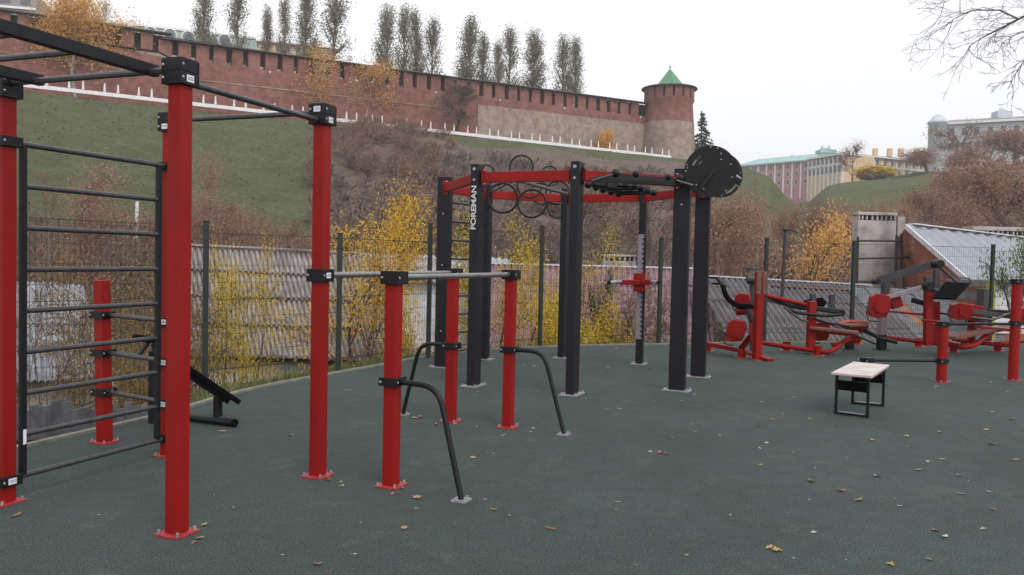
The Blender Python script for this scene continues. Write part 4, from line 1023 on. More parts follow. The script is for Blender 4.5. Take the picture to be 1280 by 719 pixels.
mb.add(ax4+[apx], [(i, (i+1) % 6, 6) for i in range(6)]+[tuple(range(6))[::-1]]); P('pyramid_roof', mb, 'tent', tw_)
mb = MB(); mb.cyl(apx-V((0, 0, .2)), apx+V((0, 0, .9)), .07, 6); mb.sphere(apx+V((0, 0, .3)), .22, 8); P('finial', mb, 'tent', tw_)

# ------------------------------------------------------------------ buildings behind the wall
def facade(name, parent, p0, p1, z0, z1, depth, m):
    mb = MB(); d = (p1-p0).normalized(); n = V((-d.y, d.x, 0)); 
    mb.prism([up(p0, z0), up(p1, z0), up(p1, z1), up(p0, z1)], n*depth); return P(name, mb, m, parent)
def windows(parent, p0, p1, zs, n, w, h, frame='trim', lintel=True, off=.0, arch=False):
    d = (p1-p0); Lh = d.length; d.normalize(); nn = V((-d.y, d.x, 0)); proto = None
    for z in zs:
        for i in range(n):
            c = p0+d*(Lh*(i+.5)/n); c = up(c, z)
            mb = MB(); rz = math.atan2(d.y, d.x)
            mb.box(c-nn*.06, (w+.25, .12, h+.3), rz); fo = P('window', mb, frame, parent)
            mb = MB(); mb.box(c-nn*.14, (w, .08, h), rz); P('pane', mb, 'glass', fo)
# long grey-green roofed building on the left with arched dormers
b1 = T('dormered_building', 'grey green roofed building with arched dormers rising behind the fortress wall', 'building', at(220, 60, 185)-V((0, 0, 20)))
p0 = at(60, 60, 172); p1 = at(322, 60, 192); zz0 = 36.0; za, zb_ = at(60, 44, 172).z, at(60, 16, 172).z
za1 = at(322, 62, 192).z; zb1 = at(322, 46, 192).z
dv = (V((p1.x, p1.y, 0))-V((p0.x, p0.y, 0))).normalized(); nv = V((-dv.y, dv.x, 0))
mb = MB(); mb.prism([up(p0, 26), up(p1, 26), up(p1, za1), up(p0, za)], nv*14); P('wall', mb, 'greywall', b1)
mb = MB(); mb.prism([up(p0, za), up(p1, za1), up(p1, zb1)+nv*2.0, up(p0, zb_)+nv*2.0], nv*1.0); P('roof', mb, 'tealgrey', b1)
mb = MB(); mb.beam(up(p0, zb_)+nv*1.8, up(p1, zb1)+nv*1.8, .5, .45); P('roof_ridge', mb, 'trim', b1)
for (cx, cy) in ((164, 36), (188, 37.5), (212, 40), (235, 43), (280, 47), (258, 45)):
    t_ = (cx-60)/262; q = p0+(p1-p0)*t_; Yd = q.y; c = at(cx, cy+5, Yd-.3); mb = MB(); R_ = 7.6*Yd/1025; mb.cyl(c-nv*.7, c+nv*1.6, R_*1.05, 20); dm = P('dormer', mb, 'tealgrey', b1)
    mb = MB(); mb.torus(c-nv*.75, R_, .18, nv, 24, 6); P('dormer_arch', mb, 'trim', dm); mb = MB(); mb.cyl(c-nv*.82, c-nv*.6, R_*.62, 16); P('pane', mb, 'glass', dm)
b2 = T('grey_corner_building', 'grey concrete building cut off by the top left corner of the view', 'building', at(10, 30, 150)-V((0, 0, 10)))
q0_, q1_ = at(-140, 18, 146), at(45, 20, 152)
facade('wall', b2, V((q0_.x, q0_.y, 0)), V((q1_.x, q1_.y, 0)), 30, at(40, -8, 152).z, 12, 'greywall'); windows(b2, V((q0_.x, q0_.y, 0)), V((q1_.x, q1_.y, 0)), [at(30, 1, 152).z], 7, 1.6, 1.4, frame='greywall')
mb = MB(); mb.beam(up(q0_, at(40, 12, 152).z), up(q1_, at(40, 12, 152).z), .6, .4); P('cornice', mb, 'trim', b2)
b3 = T('hipped_roof_house', 'pale house with low hipped roof between the poplars behind the wall', 'house', at(375, 65, 200)-V((0, 0, 15)))
q0_, q1_ = at(300, 62, 205), at(418, 66, 212)
q0_.z = q1_.z = 0
facade('wall', b3, q0_, q1_, 28, at(370, 56, 208).z, 10, 'cream'); zr = at(370, 56, 208).z; zt2 = at(370, 47, 208).z
d_ = (q1_-q0_).normalized(); n3 = V((-d_.y, d_.x, 0)); mb = MB()
e = [up(q0_, zr)-n3-d_, up(q1_, zr)-n3+d_, up(q1_, zr)+n3*11+d_, up(q0_, zr)+n3*11-d_]; r_ = [up(q0_, zt2)+n3*5+d_*7, up(q1_, zt2)+n3*5-d_*7]
mb.add(e+r_, [(0, 1, 5, 4), (1, 2, 5), (2, 3, 4, 5), (3, 0, 4), (3, 2, 1, 0)]); P('roof', mb, 'greywall', b3)
windows(b3, q0_, q1_, [at(370, 61, 208).z], 9, 1.0, 1.3)

# far right buildings
def hz_at(px, py, Y): p = at(px, py, Y); return p
b4 = T('pink_teal_roofed_building', 'pink and white building with teal roof and small cupola beyond the green shoulder', 'building', at(970, 240, 330)-V((0, 0, 5)))
a_, b_ = at(918, 240, 345), at(1012, 240, 318); a_.z = b_.z = 0
zt0 = at(965, 204, 331).z; zb0 = at(965, 250, 331).z
facade('wall', b4, a_, b_, zb0-6, zt0, 16, 'pinkwall')
d_ = (b_-a_).normalized(); n4 = V((-d_.y, d_.x, 0))
mb = MB(); e = [up(a_, zt0)-n4*1.2-d_, up(b_, zt0)-n4*1.2+d_, up(b_, zt0)+n4*17+d_, up(a_, zt0)+n4*17-d_]; zr = at(965, 193.5, 331).z; r_ = [up(a_, zr)+n4*8+d_*6, up(b_, zr)+n4*8-d_*3]
mb.add(e+r_, [(0, 1, 5, 4), (1, 2, 5), (2, 3, 4, 5), (3, 0, 4), (3, 2, 1, 0)]); P('roof', mb, 'teal', b4)
windows(b4, a_, b_, [at(965, 210, 331).z, at(965, 219, 331).z, at(965, 229, 331).z], 9, 1.1, 1.8)
for i in range(10):
    mb = MB(); q = a_+d_*((b_-a_).length*i/9); mb.box(up(q-n4*.2, (zt0+zb0)/2), (.5, .5, zt0-zb0), math.atan2(d_.y, d_.x)); P('pilaster', mb, 'trim', b4)
mb = MB(); mb.beam(up(a_, zt0-.2)-n4*.5, up(b_, zt0-.2)-n4*.5, .8, .5); P('cornice', mb, 'trim', b4)
mb = MB(); c = at(1032, 197, 340); mb.box(c, (6.5, 6, 6)); cp_ = P('cupola', mb, 'teal', b4)
mb = MB(); c = at(1032, 192, 340); 
mb.beam(c, c+V((0, 0, 2.2)), 6.8, 6.8, 2.0, 2.0); P('cupola_roof', mb, 'teal', cp_)
for x in (1027.5, 1036): mb = MB(); q = at(x, 189, 338); mb.beam(q, q+V((0, 0, 2.4)), 1.5, 1.5, .2, .2); P('spire', mb, 'teal', cp_)
for x in (977, 1000): mb = MB(); q = at(x, 194, 331); mb.box(q+n4*8, (1.2, 1.2, 2)); P('chimney', mb, 'trim', b4)
b5 = T('long_cream_building', 'long cream two-storey building with arched ground floor on the far ridge', 'building', at(1090, 230, 320)-V((0, 0, 5)))
a_, b_, c_ = at(1010, 240, 318), at(1052, 235, 300), at(1172, 225, 322)
for q in (a_, b_, c_): q.z = 0
zt0 = at(1090, 196, 305).z; zb0 = at(1060, 238, 300).z-6
facade('wall', b5, a_, b_, zb0, zt0, 14, 'cream')
mb = MB(); dq = (c_-b_).normalized()*.3; mb.prism([up(b_+dq, zb0), up(c_, zb0), up(c_, zt0), up(b_+dq, zt0)], V((6, 14, 0))); P('wall', mb, 'cream', b5)
for (p, q, n) in ((a_, b_, 8), (b_, c_, 13)):
    windows(b5, p, q, [at(1090, 202.5, 306).z], n, 1.2, 1.9); windows(b5, p, q, [at(1090, 214, 306).z], n, 1.5, 2.4)
    d_ = (q-p).normalized(); n4 = V((-d_.y, d_.x, 0))
    for i in range(n+1):
        mb = MB(); k = p+d_*((q-p).length*i/n); mb.box(up(k-n4*.2, (zt0+zb0)/2), (.5, .5, zt0-zb0), math.atan2(d_.y, d_.x)); P('pilaster', mb, 'trim', b5)
    mb = MB(); mb.beam(up(p, zt0+.1)-n4*.6, up(q, zt0+.1)-n4*.6, 1.4, .5); P('cornice', mb, 'trim', b5)
    zm = at(1090, 208, 306).z; mb = MB(); mb.beam(up(p, zm)-n4*.3, up(q, zm)-n4*.3, .5, .35); P('string_course', mb, 'trim', b5)
    mb = MB(); mb.prism([up(p, zt0+.35)-n4*1, up(q, zt0+.35)-n4*1, up(q, zt0+1.9)+n4*7, up(p, zt0+1.9)+n4*7], V((0, 0, .2))); P('roof', mb, 'greywall', b5)
for x in (1094, 1112, 1126, 1146, 1157): mb = MB(); q = at(x, 191, 318); mb.box(q, (1.6, 1.6, 3.2)); P('chimney', mb, 'cream', b5)
b6 = T('large_pale_blue_building', 'large pale blue grey building with corner turret behind bare trees, far right', 'building', at(1220, 190, 300)-V((0, 0, 5)))
a_, b_ = at(1165, 200, 290), at(1420, 190, 262); a_.z = b_.z = 0
zt0 = at(1220, 152.5, 283).z; zb0 = 30
facade('wall', b6, a_, b_, zb0, zt0, 18, 'bluewall')
windows(b6, a_, b_, [zt0-3, zt0-8, zt0-13, zt0-18], 15, 1.6, 2.7)
d_ = (b_-a_).normalized(); n4 = V((-d_.y, d_.x, 0))
mb = MB(); mb.beam(up(a_, zt0)-n4*.6, up(b_, zt0)-n4*.6, 1.6, .8); P('cornice', mb, 'trim', b6)
mb = MB(); mb.prism([up(a_, zt0+.4)-n4*1, up(b_, zt0+.4)-n4*1, up(b_, zt0+2.2)+n4*8, up(a_, zt0+2.2)+n4*8], V((0, 0, .3))); P('roof', mb, 'greywall', b6)
tq = V((a_.x, a_.y, 0))+d_*1.5
lathe('turret', [(3.1, zb0), (3.1, zt0), (3.5, zt0+.2), (3.5, zt0+.8), (2.6, zt0+1.5), (1.7, zt0+2.8), (.3, zt0+3.4), (.05, zt0+3.8)], 'bluewall', b6, 20, tq)
mb = MB(); q = at(1252, 148, 285); mb.box(q, (5, 4, 4.5)); ch = P('chimney', mb, 'bluewall', b6)
mb = MB(); mb.beam(q+V((0, 0, 2.2)), q+V((0, 0, 3.4)), 3.5, 3.0, .5, .4); P('chimney_cap', mb, 'teal', ch)

# ------------------------------------------------------------------ vegetation
class Grow:
    """recursive branching: list of tapered segments and list of tip points"""
    def __init__(s, seed): s.r = np.random.default_rng(seed); s.a = []; s.b = []; s.ra = []; s.rb = []; s.tips = []; s.lv = []
    def branch(s, p, d, L, r, lev, kids, steps=4, wob=.18, rise=.06, ang=(.5, .9), shrink=.62, start=.25, rk=.55):
        n = steps; pts = [p]; ds = [d]
        for i in range(n):
            d = d+s.r.normal(0, wob, 3)+np.array([0, 0, rise]); d = d/np.linalg.norm(d); p = p+d*L/n; pts.append(p); ds.append(d)
        for i in range(n):
            s.a.append(pts[i]); s.b.append(pts[i+1]); s.ra.append(r*(1-.75*i/n)); s.rb.append(r*(1-.75*(i+1)/n)); s.lv.append(lev)
        if lev == 0: s.tips += pts[1:]; return
        if lev == 1: s.tips.append(pts[-1])
        k = kids[-lev] if isinstance(kids, (list, tuple)) else kids
        for j in range(k):
            t = start+(1-start)*(j+s.r.random())/k; t = min(t, .98); i = int(t*n); f = t*n-i; q = pts[i]*(1-f)+pts[i+1]*f
            dd = ds[i+1]; o = s.r.normal(0, 1, 3); o -= dd*o.dot(dd); o /= np.linalg.norm(o); th = s.r.uniform(*ang)
            nd = dd*math.cos(th)+o*math.sin(th)
            s.branch(q, nd, L*shrink*s.r.uniform(.7, 1.15)*(1-.35*t), max(r*(1-.75*t)*rk, .002), lev-1, kids, max(2, steps-1), wob, rise, ang, shrink, .15, rk)
    def mesh(s, sides_big=6, minr=.02, levels=None, minrad=0):
        a = np.array(s.a); b = np.array(s.b); ra = np.maximum(np.array(s.ra), minrad); rb = np.maximum(np.array(s.rb), minrad)
        big = ra > minr; V_ = []; F_ = []; o = 0
        for mask, n in ((big, sides_big), (~big, 3)):
            A_, B_, RA, RB = a[mask], b[mask], ra[mask], rb[mask]
            if not len(A_): continue
            d = B_-A_; d /= np.linalg.norm(d, axis=1)[:, None]+1e-9; ref = np.where(np.abs(d[:, 2:3]) > .9, [[1., 0, 0]], [[0, 0, 1.]]); u = np.cross(d, ref); u /= np.linalg.norm(u, axis=1)[:, None]; v = np.cross(d, u)
            th = 2*np.pi*np.arange(n)/n; ring = u[:, None, :]*np.cos(th)[None, :, None]+v[:, None, :]*np.sin(th)[None, :, None]
            vs = np.concatenate([A_[:, None]+ring*RA[:, None, None], B_[:, None]+ring*RB[:, None, None]], 1).reshape(-1, 3)
            k = np.arange(n); base = (np.arange(len(A_))*2*n)[:, None]; f = np.stack([base+k, base+(k+1) % n, base+n+(k+1) % n, base+n+k], -1).reshape(-1, 4)
            V_.append(vs); F_.append(f+o); o += len(vs)
        return np.concatenate(V_), np.concatenate(F_)
def leaves(rng, pts, per, sig, size, squash=1.0, keep=None):
    pts = np.repeat(np.array(pts), per, 0); pts = pts+rng.normal(0, 1, pts.shape)*np.array([sig, sig, sig*squash])
    n = len(pts); a = rng.normal(0, 1, (n, 3)); a /= np.linalg.norm(a, axis=1)[:, None]; c = rng.normal(0, 1, (n, 3)); b = np.cross(a, c); b /= np.linalg.norm(b, axis=1)[:, None]
    sz = size*rng.uniform(.6, 1.3, n)[:, None]
    q = np.stack([pts-a*sz*.5, pts+b*sz*.32, pts+a*sz*.5, pts-b*sz*.32], 1).reshape(-1, 3); f = (np.arange(n)*4)[:, None]+np.arange(4)
    return q, f
def tree_meshes(seed, H, r0, lev, kids, L0=.62, ang=(.5, .9), wob=.13, rise=.05, shrink=.62, start=.3, leaf=None, minrad=.004, rk=.5, multi=1, steps=5, spread=.35):
    g = Grow(seed)
    for k in range(multi):
        d = np.array([0, 0, 1.]) if multi == 1 else np.array([math.cos(k*2.4+seed)*spread, math.sin(k*2.4+seed)*spread, 1.]); d /= np.linalg.norm(d)
        g.branch(np.array([0., 0, -.3]), d, H*L0*(1 if multi == 1 else g.r.uniform(.75, 1.1)), r0, lev, kids, steps, wob, rise, ang, shrink, start, rk)
    tv, tf = g.mesh(6, .02, minrad=minrad)
    # scale the height to H
    top = tv[:, 2].max(); k = H/top; 
    lf = None
    if leaf:
        per, sig, size, sq = leaf; q, f = leaves(g.r, g.tips, per, sig, size, sq); lf = (q, f)
    return (tv*k, tf), (None if lf is None else (lf[0]*np.array([k, k, k]), lf[1]))
PROTO = {}
def make_tree(key, name, label, cat, loc, trunk, crown, mt, mc, rz=0, sc=(1, 1, 1), group=None):
    """first call makes the thing, later calls with the same key copy it"""
    if key in PROTO:
        src = PROTO[key]; o = src.copy(); COL.objects.link(o); kids = []
        for ch in src.children:
            c = ch.copy(); COL.objects.link(c); c.parent = o; kids.append(c)
        if 'group' in o and not group: del o['group']
    else:
        o = T(name, label, cat, (0, 0, 0), group); PROTO[key] = o
        NP('trunk', trunk[0], trunk[1], mt, o)
        if crown is not None: NP('crown', crown[0], crown[1], mc, o)
    o.location = loc; o.rotation_euler = (0, 0, rz); o.scale = sc; o['label'] = label; o['category'] = cat
    if group: o['group'] = group
    return o
def split_twigs(tm, rmin):
    return tm
def on_ground(px, Y, dz=0):
    x = (px-640)/1025*Y; return V((x, Y, float(hz(np.array([x]), np.array([Y]))[0])+dz))

# ---- leafy yellow trees close behind the fence
def near_tree(key, name, label, cat, px, Y, ytop, width, seed, leaf, mc, lev=3, kids=(3, 5, 6), r0=.06, multi=1, mt='bark', L0=.6, group=None, rz=0, start=.25, ang=(.45, .85), x_roll=True):
    base = on_ground(px, Y); top = at(px, ytop, Y); H = top.z-base.z
    x = top.x; base.x = x; base.z = float(hz(np.array([x]), np.array([Y]))[0])
    if key in PROTO:
        Hs = PROTO[key]['H']; k = H/Hs; ws = width*Y/1025/PROTO[key]['Wd']; o = make_tree(key, name, label, cat, base, None, None, None, None, rz, (ws, ws, k), group); return o
    t, c = tree_meshes(seed, H, r0, lev, kids, L0=L0, leaf=leaf, multi=multi, start=start, ang=ang, minrad=max(.004, Y/1025*.24))
    allv = c[0] if c is not None else t[0]
    ctr = (allv[:, 0].max()+allv[:, 0].min())/2, (allv[:, 1].max()+allv[:, 1].min())/2
    wd = np.percentile(allv[:, 0], 97)-np.percentile(allv[:, 0], 3); want = width*Y/1025; k = want/wd
    for m_ in (t, c):
        if m_ is not None: m_[0][:, :2] *= k
    o = make_tree(key, name, label, cat, base, t, c, mt, mc, rz, (1, 1, 1), group); o['H'] = H; o['Wd'] = want
    return o
near_tree('y1', 'young_tree', 'yellow leaved young tree behind the fence, in front of the grey corrugated roof', 'tree', 285, 13.5, 302, 96, 11, (12, .12, .042, 1.0), 'lyel', kids=(4, 6, 7), multi=3)
near_tree('y2', 'maple_tree', 'tall golden yellow tree behind the tall red post, left of the climbing rig', 'tree', 448, 16.5, 230, 145, 5, (13, .17, .050, .8), 'lgold', kids=(4, 7, 7), multi=2, r0=.08, start=.45)
near_tree('y3', 'yellow_tree', 'dense yellow tree seen through the left half of the climbing rig', 'tree', 640, 17.5, 262, 150, 23, (15, .14, .046, .9), 'lyel', kids=(4, 6, 7), multi=3, r0=.07)
near_tree('y3b', 'yellow_tree', 'yellow tree half hidden by the post at the middle of the climbing rig', 'tree', 722, 18.2, 275, 80, 31, (9, .13, .046, .9), 'lyel', kids=(4, 6, 7), multi=2, r0=.06)
near_tree('y4', 'yellow_bush', 'low yellow bush at the foot of the pink roof', 'bush', 735, 17.0, 382, 110, 41, (30, .13, .045, .8), 'lyel', multi=5, r0=.03, lev=2, kids=(5, 7))
near_tree('y5', 'yellow_bush', 'low yellow olive bush left of the climbing rig', 'bush', 508, 15.6, 372, 66, 43, (14, .16, .046, .8), 'lyel', multi=5, r0=.03)
near_tree('y6', 'bare_sapling', 'thin leafless sapling between the climbing rig posts', 'sapling', 785, 17.2, 355, 105, 52, (1, .06, .06, 1), 'lpink', multi=3, r0=.03, mt='twig')
near_tree('y6b', 'bare_sapling', 'thin leafless sapling in front of the pink roof, right of the hook post', 'sapling', 812, 18.0, 322, 80, 53, (1, .06, .06, 1), 'lbrown', multi=2, r0=.03, mt='twig')
near_tree('y9', 'bare_sapling', 'thin leafless sapling at the left end of the pink roof', 'sapling', 625, 17.6, 330, 70, 54, (1, .06, .06, 1), 'lbrown', multi=3, r0=.03, mt='twig')
near_tree('y10', 'bare_sapling', 'thin leafless sapling left of the pine sapling', 'sapling', 765, 19.0, 300, 110, 55, (1, .06, .06, 1), 'lbrown', multi=4, r0=.035, mt='twig')
near_tree('y8', 'pine_sapling', 'small grey green pine sapling before the pink roof', 'sapling', 757, 18.6, 345, 26, 58, (22, .10, .12, 1.3), 'lspruce', multi=1, r0=.03, lev=2, kids=(6, 6))
near_tree('g1', 'green_shrub', 'green leaved shrub above the rightmost red post', 'shrub', 1288, 17.9, 296, 66, 61, (5, .13, .045, .9), 'lgreen', multi=3, r0=.04)
near_tree('o1', 'olive_bush', 'olive brown leaved bush filling the gap left of the short red post', 'bush', 60, 11.5, 318, 150, 71, (6, .18, .036, .9), 'lolive', multi=5, r0=.03)
near_tree('o2', 'olive_bush', 'olive brown leaved bush behind the short red post', 'bush', 165, 12.2, 312, 165, 72, (9, .18, .038, .9), 'lolive', multi=5, r0=.03)
near_tree('o3', 'russet_bush', 'russet leaved bush behind the sit-up bench', 'bush', 226, 12.0, 355, 95, 73, (12, .15, .038, .9), 'lolive', multi=4, r0=.03)
near_tree('o4', 'russet_bush', 'low russet bush behind the olive bushes, with small orange leaves', 'bush', 110, 15.5, 300, 190, 74, (6, .19, .042, .9), 'lolive', multi=5, r0=.03)
near_tree('o5', 'low_bush', 'low brown bush at the foot of the grey corrugated shed', 'bush', 285, 13.0, 455, 110, 75, (8, .12, .038, .7), 'lolive', multi=6, r0=.02, lev=2, kids=(5, 7))
near_tree('o6', 'low_bush', 'low brown bush beside the right end of the corrugated shed', 'bush', 470, 15.2, 415, 80, 76, (12, .12, .04, .8), 'lbrown', multi=5, r0=.02, lev=2, kids=(5, 7))
# mid distance trees
def mid(key, name, label, px, Y, ytop, width, seed, leaf, mc, **k): return near_tree(key, name, label, k.pop('cat', 'tree'), px, Y, ytop, width, seed, leaf, mc, **k)
mid('m1', 'golden_tree', 'golden orange tree standing beyond the grey roof left of the concrete stack', 1008, 44, 282, 74, 81, (15, .45, .12, 1.0), 'lorange', r0=.16)
mid('m2', 'russet_tree', 'broad russet brown tree right of the slotted discs', 898, 46, 243, 100, 82, (12, .45, .085, .9), 'lpink', r0=.2, kids=(5, 8, 9), mt='twigrust')
mid('m3', 'bare_tree', 'pinkish bare tree standing on the slope right of the nearest tall post', 292, 44, 190, 110, 83, (12, .40, .075, .9), 'lpink', r0=.18, kids=(5, 8, 9), mt='twigrust')
mid('m4', 'bare_tree', 'russet bare tree seen through the upper ladder', 122, 42, 205, 105, 84, (12, .40, .075, .9), 'lpink', r0=.16, kids=(5, 8, 9), mt='twigrust')
mid('m5', 'bare_tree', 'grey brown bare tree seen through the left edge of the ladder', 58, 38, 215, 80, 85, (3, .3, .07, 1), 'lbrown', r0=.2, kids=(5, 7, 8), mt='twig')
mid('m6', 'bare_tree', 'bare brown tree rising just left of the rig above the yellow leaves', 505, 60, 205, 105, 86, (4, .4, .10, 1), 'lbrown', r0=.22, kids=(4, 7, 8), mt='twigpurple')
mid('m7', 'bare_tree', 'grey brown bare tree filling the opening below the ring beams', 690, 58, 205, 110, 87, (4, .4, .10, 1), 'lbrown', r0=.22, kids=(4, 7, 8), mt='twig')
mid('m8', 'bare_tree', 'tall bare tree behind the hook post', 815, 52, 232, 110, 88, (3, .4, .10, 1), 'lbrown', r0=.22, kids=(4, 7, 8), mt='twig')
mid('m9', 'bare_tree', 'brownish bare tree on the slope above the concrete stack', 1090, 66, 262, 70, 89, (16, .6, .12, 1), 'lpink', r0=.24, kids=(5, 8, 8), mt='twigrust')
mid('m10', 'bare_tree', 'russet tree above the apex of the brick shed', 1184, 80, 248, 60, 90, (16, .6, .12, 1), 'lpink', r0=.24, kids=(5, 8, 8), mt='twigrust')
G5 = 'bare trees scattered over the right hillside'
for i, (px, Y, yt, w_, txt) in enumerate(((945, 62, 262, 46, 'russet bare tree right below the green mound'), (1030, 80, 262, 40, 'russet bare tree in the hollow below the cream building'), (1058, 92, 256, 34, 'pinkish bare tree directly above the concrete stack'),
  (1134, 88, 256, 40, 'wide pinkish bare tree between the concrete stack and the brick shed apex'), (1165, 120, 240, 36, 'bare tree on the green bank below the pale blue building'), (1205, 120, 204, 56, 'tall brown bare tree above the zinc roof'),
  (1248, 110, 200, 60, 'tall russet bare tree above the slotted concrete wall'), (1282, 90, 210, 80, 'bare tree at the right edge above the slotted concrete wall'), (978, 80, 262, 34, 'small bare tree at the foot of the green mound'))):
    o = near_tree('rh%d' % (i % 3), 'bare_tree', txt, 'tree', px, Y, yt, w_, 140+i, (9, .6, .13, 1), ('lpink', 'lbrown', 'lpink')[i % 3], r0=.24, kids=(5, 8, 8), mt=('twigrust', 'twigpurple', 'twigrust')[i % 3], rz=i*1.9, group=G5)
# birches and others in front of the fortress wall
def crest_tree(key, name, label, px, back, ytop, width, seed, leaf, mc, **k):
    Y = float(np.interp(px, CP, CY))+back
    return near_tree(key, name, label, k.pop('cat', 'tree'), px, Y, ytop, width, seed, leaf, mc, **k)
crest_tree('c1', 'birch_tree', 'big orange gold birch in front of the wall at upper left', 96, 2, -8, 72, 101, (48, 1.3, .26, .9), 'lorange', r0=.28, mt='barkpale', kids=(4, 6, 6))
crest_tree('c2', 'birch_tree', 'orange gold birch right of the biggest one, before the wall', 134, 2, 22, 62, 102, (30, 1.2, .25, .9), 'lorange', r0=.22, mt='barkpale', kids=(4, 6, 5))
crest_tree('c2b', 'birch_tree', 'thin pale birch with sparse yellow leaves rising above the wall', 118, 5, -2, 30, 105, (18, .8, .24, .9), 'lolive', r0=.16, mt='barkpale', kids=(3, 5, 5))
crest_tree('c3', 'birch_tree', 'faint orange birch with thin pale trunk before the wall near the second tall post', 402, 3, 62, 40, 103, (16, .9, .22, .9), 'lorange', r0=.14, mt='barkpale', kids=(3, 5, 5))
crest_tree('c4', 'birch_tree', 'sparse birch with straight thin white trunk before the wall', 432, 3, 72, 36, 104, (10, .9, .22, .9), 'lorange', r0=.13, mt='barkpale', kids=(3, 5, 5))
crest_tree('c5', 'birch_tree', 'sparse orange birch with leaning white trunk before the wall', 456, 3, 82, 44, 106, (16, .9, .22, .9), 'lorange', r0=.13, mt='barkpale', kids=(3, 5, 5))
crest_tree('c6', 'dark_bare_tree', 'dark leafless round tree standing against the wall where brick meets stone', 571, 3, 98, 44, 107, (4, .4, .14, 1), 'lbrown', r0=.24, mt='twigdark', kids=(6, 9, 9))
crest_tree('c7', 'orange_bush', 'small orange bush before the stone part of the wall', 754, 3, 168, 16, 108, (60, .5, .22, 1), 'lorange', r0=.08, lev=2, kids=(5, 7), cat='bush', multi=3)
# spruce by the tower
def spruce(px, Y, ytop, ybot, width):
    base = at(px, ybot, Y); top = at(px, ytop, Y); H = top.z-base.z; rng = np.random.default_rng(4)
    o = T('spruce_tree', 'dark narrow spruce right of the fortress tower', 'tree', base)
    mb = MB(); mb.cyl(base, top, .16, 8); P('trunk', mb, 'bark', o)
    pts = []
    for k in range(15):
        f = k/15; z = H*(.10+.9*f); R = width*Y/1025/2*(1-f)**.85*rng.uniform(.85, 1.12)
        for j in range(max(4, int(13*(1-f)))):
            a = rng.uniform(0, 2*math.pi); rr = R*rng.uniform(.75, 1.15)
            for q in np.linspace(.1, 1, 8): pts.append((base.x+rr*q*math.cos(a), base.y+rr*q*math.sin(a), base.z+z-rr*q*.42))
    q, f_ = leaves(rng, pts, 7, .16, .42, .7); NP('crown', q, f_, 'lspruce', o)
spruce(877, 192, 139, 205, 37)
# poplars behind the wall
G3 = 'poplars behind the fortress wall'
def poplar_mesh(seed, H, Wd, dens=1):
    rng = np.random.default_rng(seed); g = Grow(seed); g.a.append(np.array([0, 0, 0.])); g.b.append(np.array([0, 0, H*.95])); g.ra.append(.32); g.rb.append(.05); g.lv.append(2); pts = []
    for k in range(54):
        z = H*rng.uniform(.12, .93); a = rng.uniform(0, 6.28); f = z/H; R = Wd/2*(math.sin(min(1, f*1.6+.25)*math.pi/2))*(1-f**3.2)*rng.uniform(.6, 1.15)
        L_ = H*.20*rng.uniform(.7, 1.2)*(1-f*.4); n = 5; p = np.array([0, 0, z])
        for i in range(n):
            t = (i+1)/n; q = np.array([R*t**.7*math.cos(a), R*t**.7*math.sin(a), z+L_*t]); 
            if q[2] > H*1.02: break
            g.a.append(p); g.b.append(q); g.ra.append(.09*(1-t)+.05); g.rb.append(.05); g.lv.append(0); pts.append(q); p = q
    pts += [np.array([0, 0, H*f]) for f in np.linspace(.8, 1, 6)]
    q, f_ = leaves(rng, pts, int(32*dens), .46, .26, 1.6)
    return g.mesh(6, .06, minrad=.04), (q, f_)
PM = {k: poplar_mesh(200+k, 24, 4.0, d) for k, d in ((0, 1.0), (1, .75), (2, 1.2), (3, .9))}
pops = [(255, -14, 50, 20, 'leftmost of the row, sparse, cut by the top edge'), (298, -14, 54, 24, 'second from the left, running out of the top of the view'),
 (338, 14, 64, 12, 'thin one left of the pair above the hipped roof'), (357, -4, 66, 14, 'narrow one above the hipped roof'), (381, -10, 70, 22, 'broad one right above the hipped roof'), (416, -8, 78, 28, 'tall lone one left of the gap over the birches'),
 (486, 14, 90, 19, 'first of the four tight ones in the middle'), (505, 10, 92, 17, 'second of the four tight ones in the middle'), (523, 18, 94, 17, 'third of the four tight ones in the middle'), (541, 25, 96, 20, 'last of the four tight ones in the middle'),
 (588, 28, 100, 22, 'tallest of the group right of the dark bare tree'), (607, 44, 102, 16, 'thin one in the middle of its group above the stone wall'), (621, 55, 104, 14, 'shortest of its group above the stone wall'), (637, 37, 106, 20, 'bushy one left of the lone straight one'),
 (667, 45, 110, 22, 'lone one left of the last pair'), (706, 48, 114, 18, 'left one of the last pair before the tower'), (722, 51, 116, 17, 'right one of the last pair before the tower')]
for i, (px, yt, yb_, w, txt) in enumerate(pops):
    Y = 172+.055*(px-255)+(i % 3)*1.5; base = at(px, yb_, Y); top = at(px, yt, Y); zb2 = 30.; H = top.z-zb2; k = i % 4; t, c = PM[k]; ws = w*Y/1025/2.6
    o = make_tree('pop%d' % k, 'poplar_tree', 'poplar behind the wall, '+txt, 'poplar', (top.x, Y, zb2), t, c, 'twig', 'lpop', i*1.3, (ws*(1+.12*math.sin(i*3.1)), ws*(1-.1*math.sin(i*1.7)), H/24), G3); o.rotation_euler[0] = .02*math.sin(i*2.7); o.rotation_euler[1] = .025*math.sin(i*4.1)
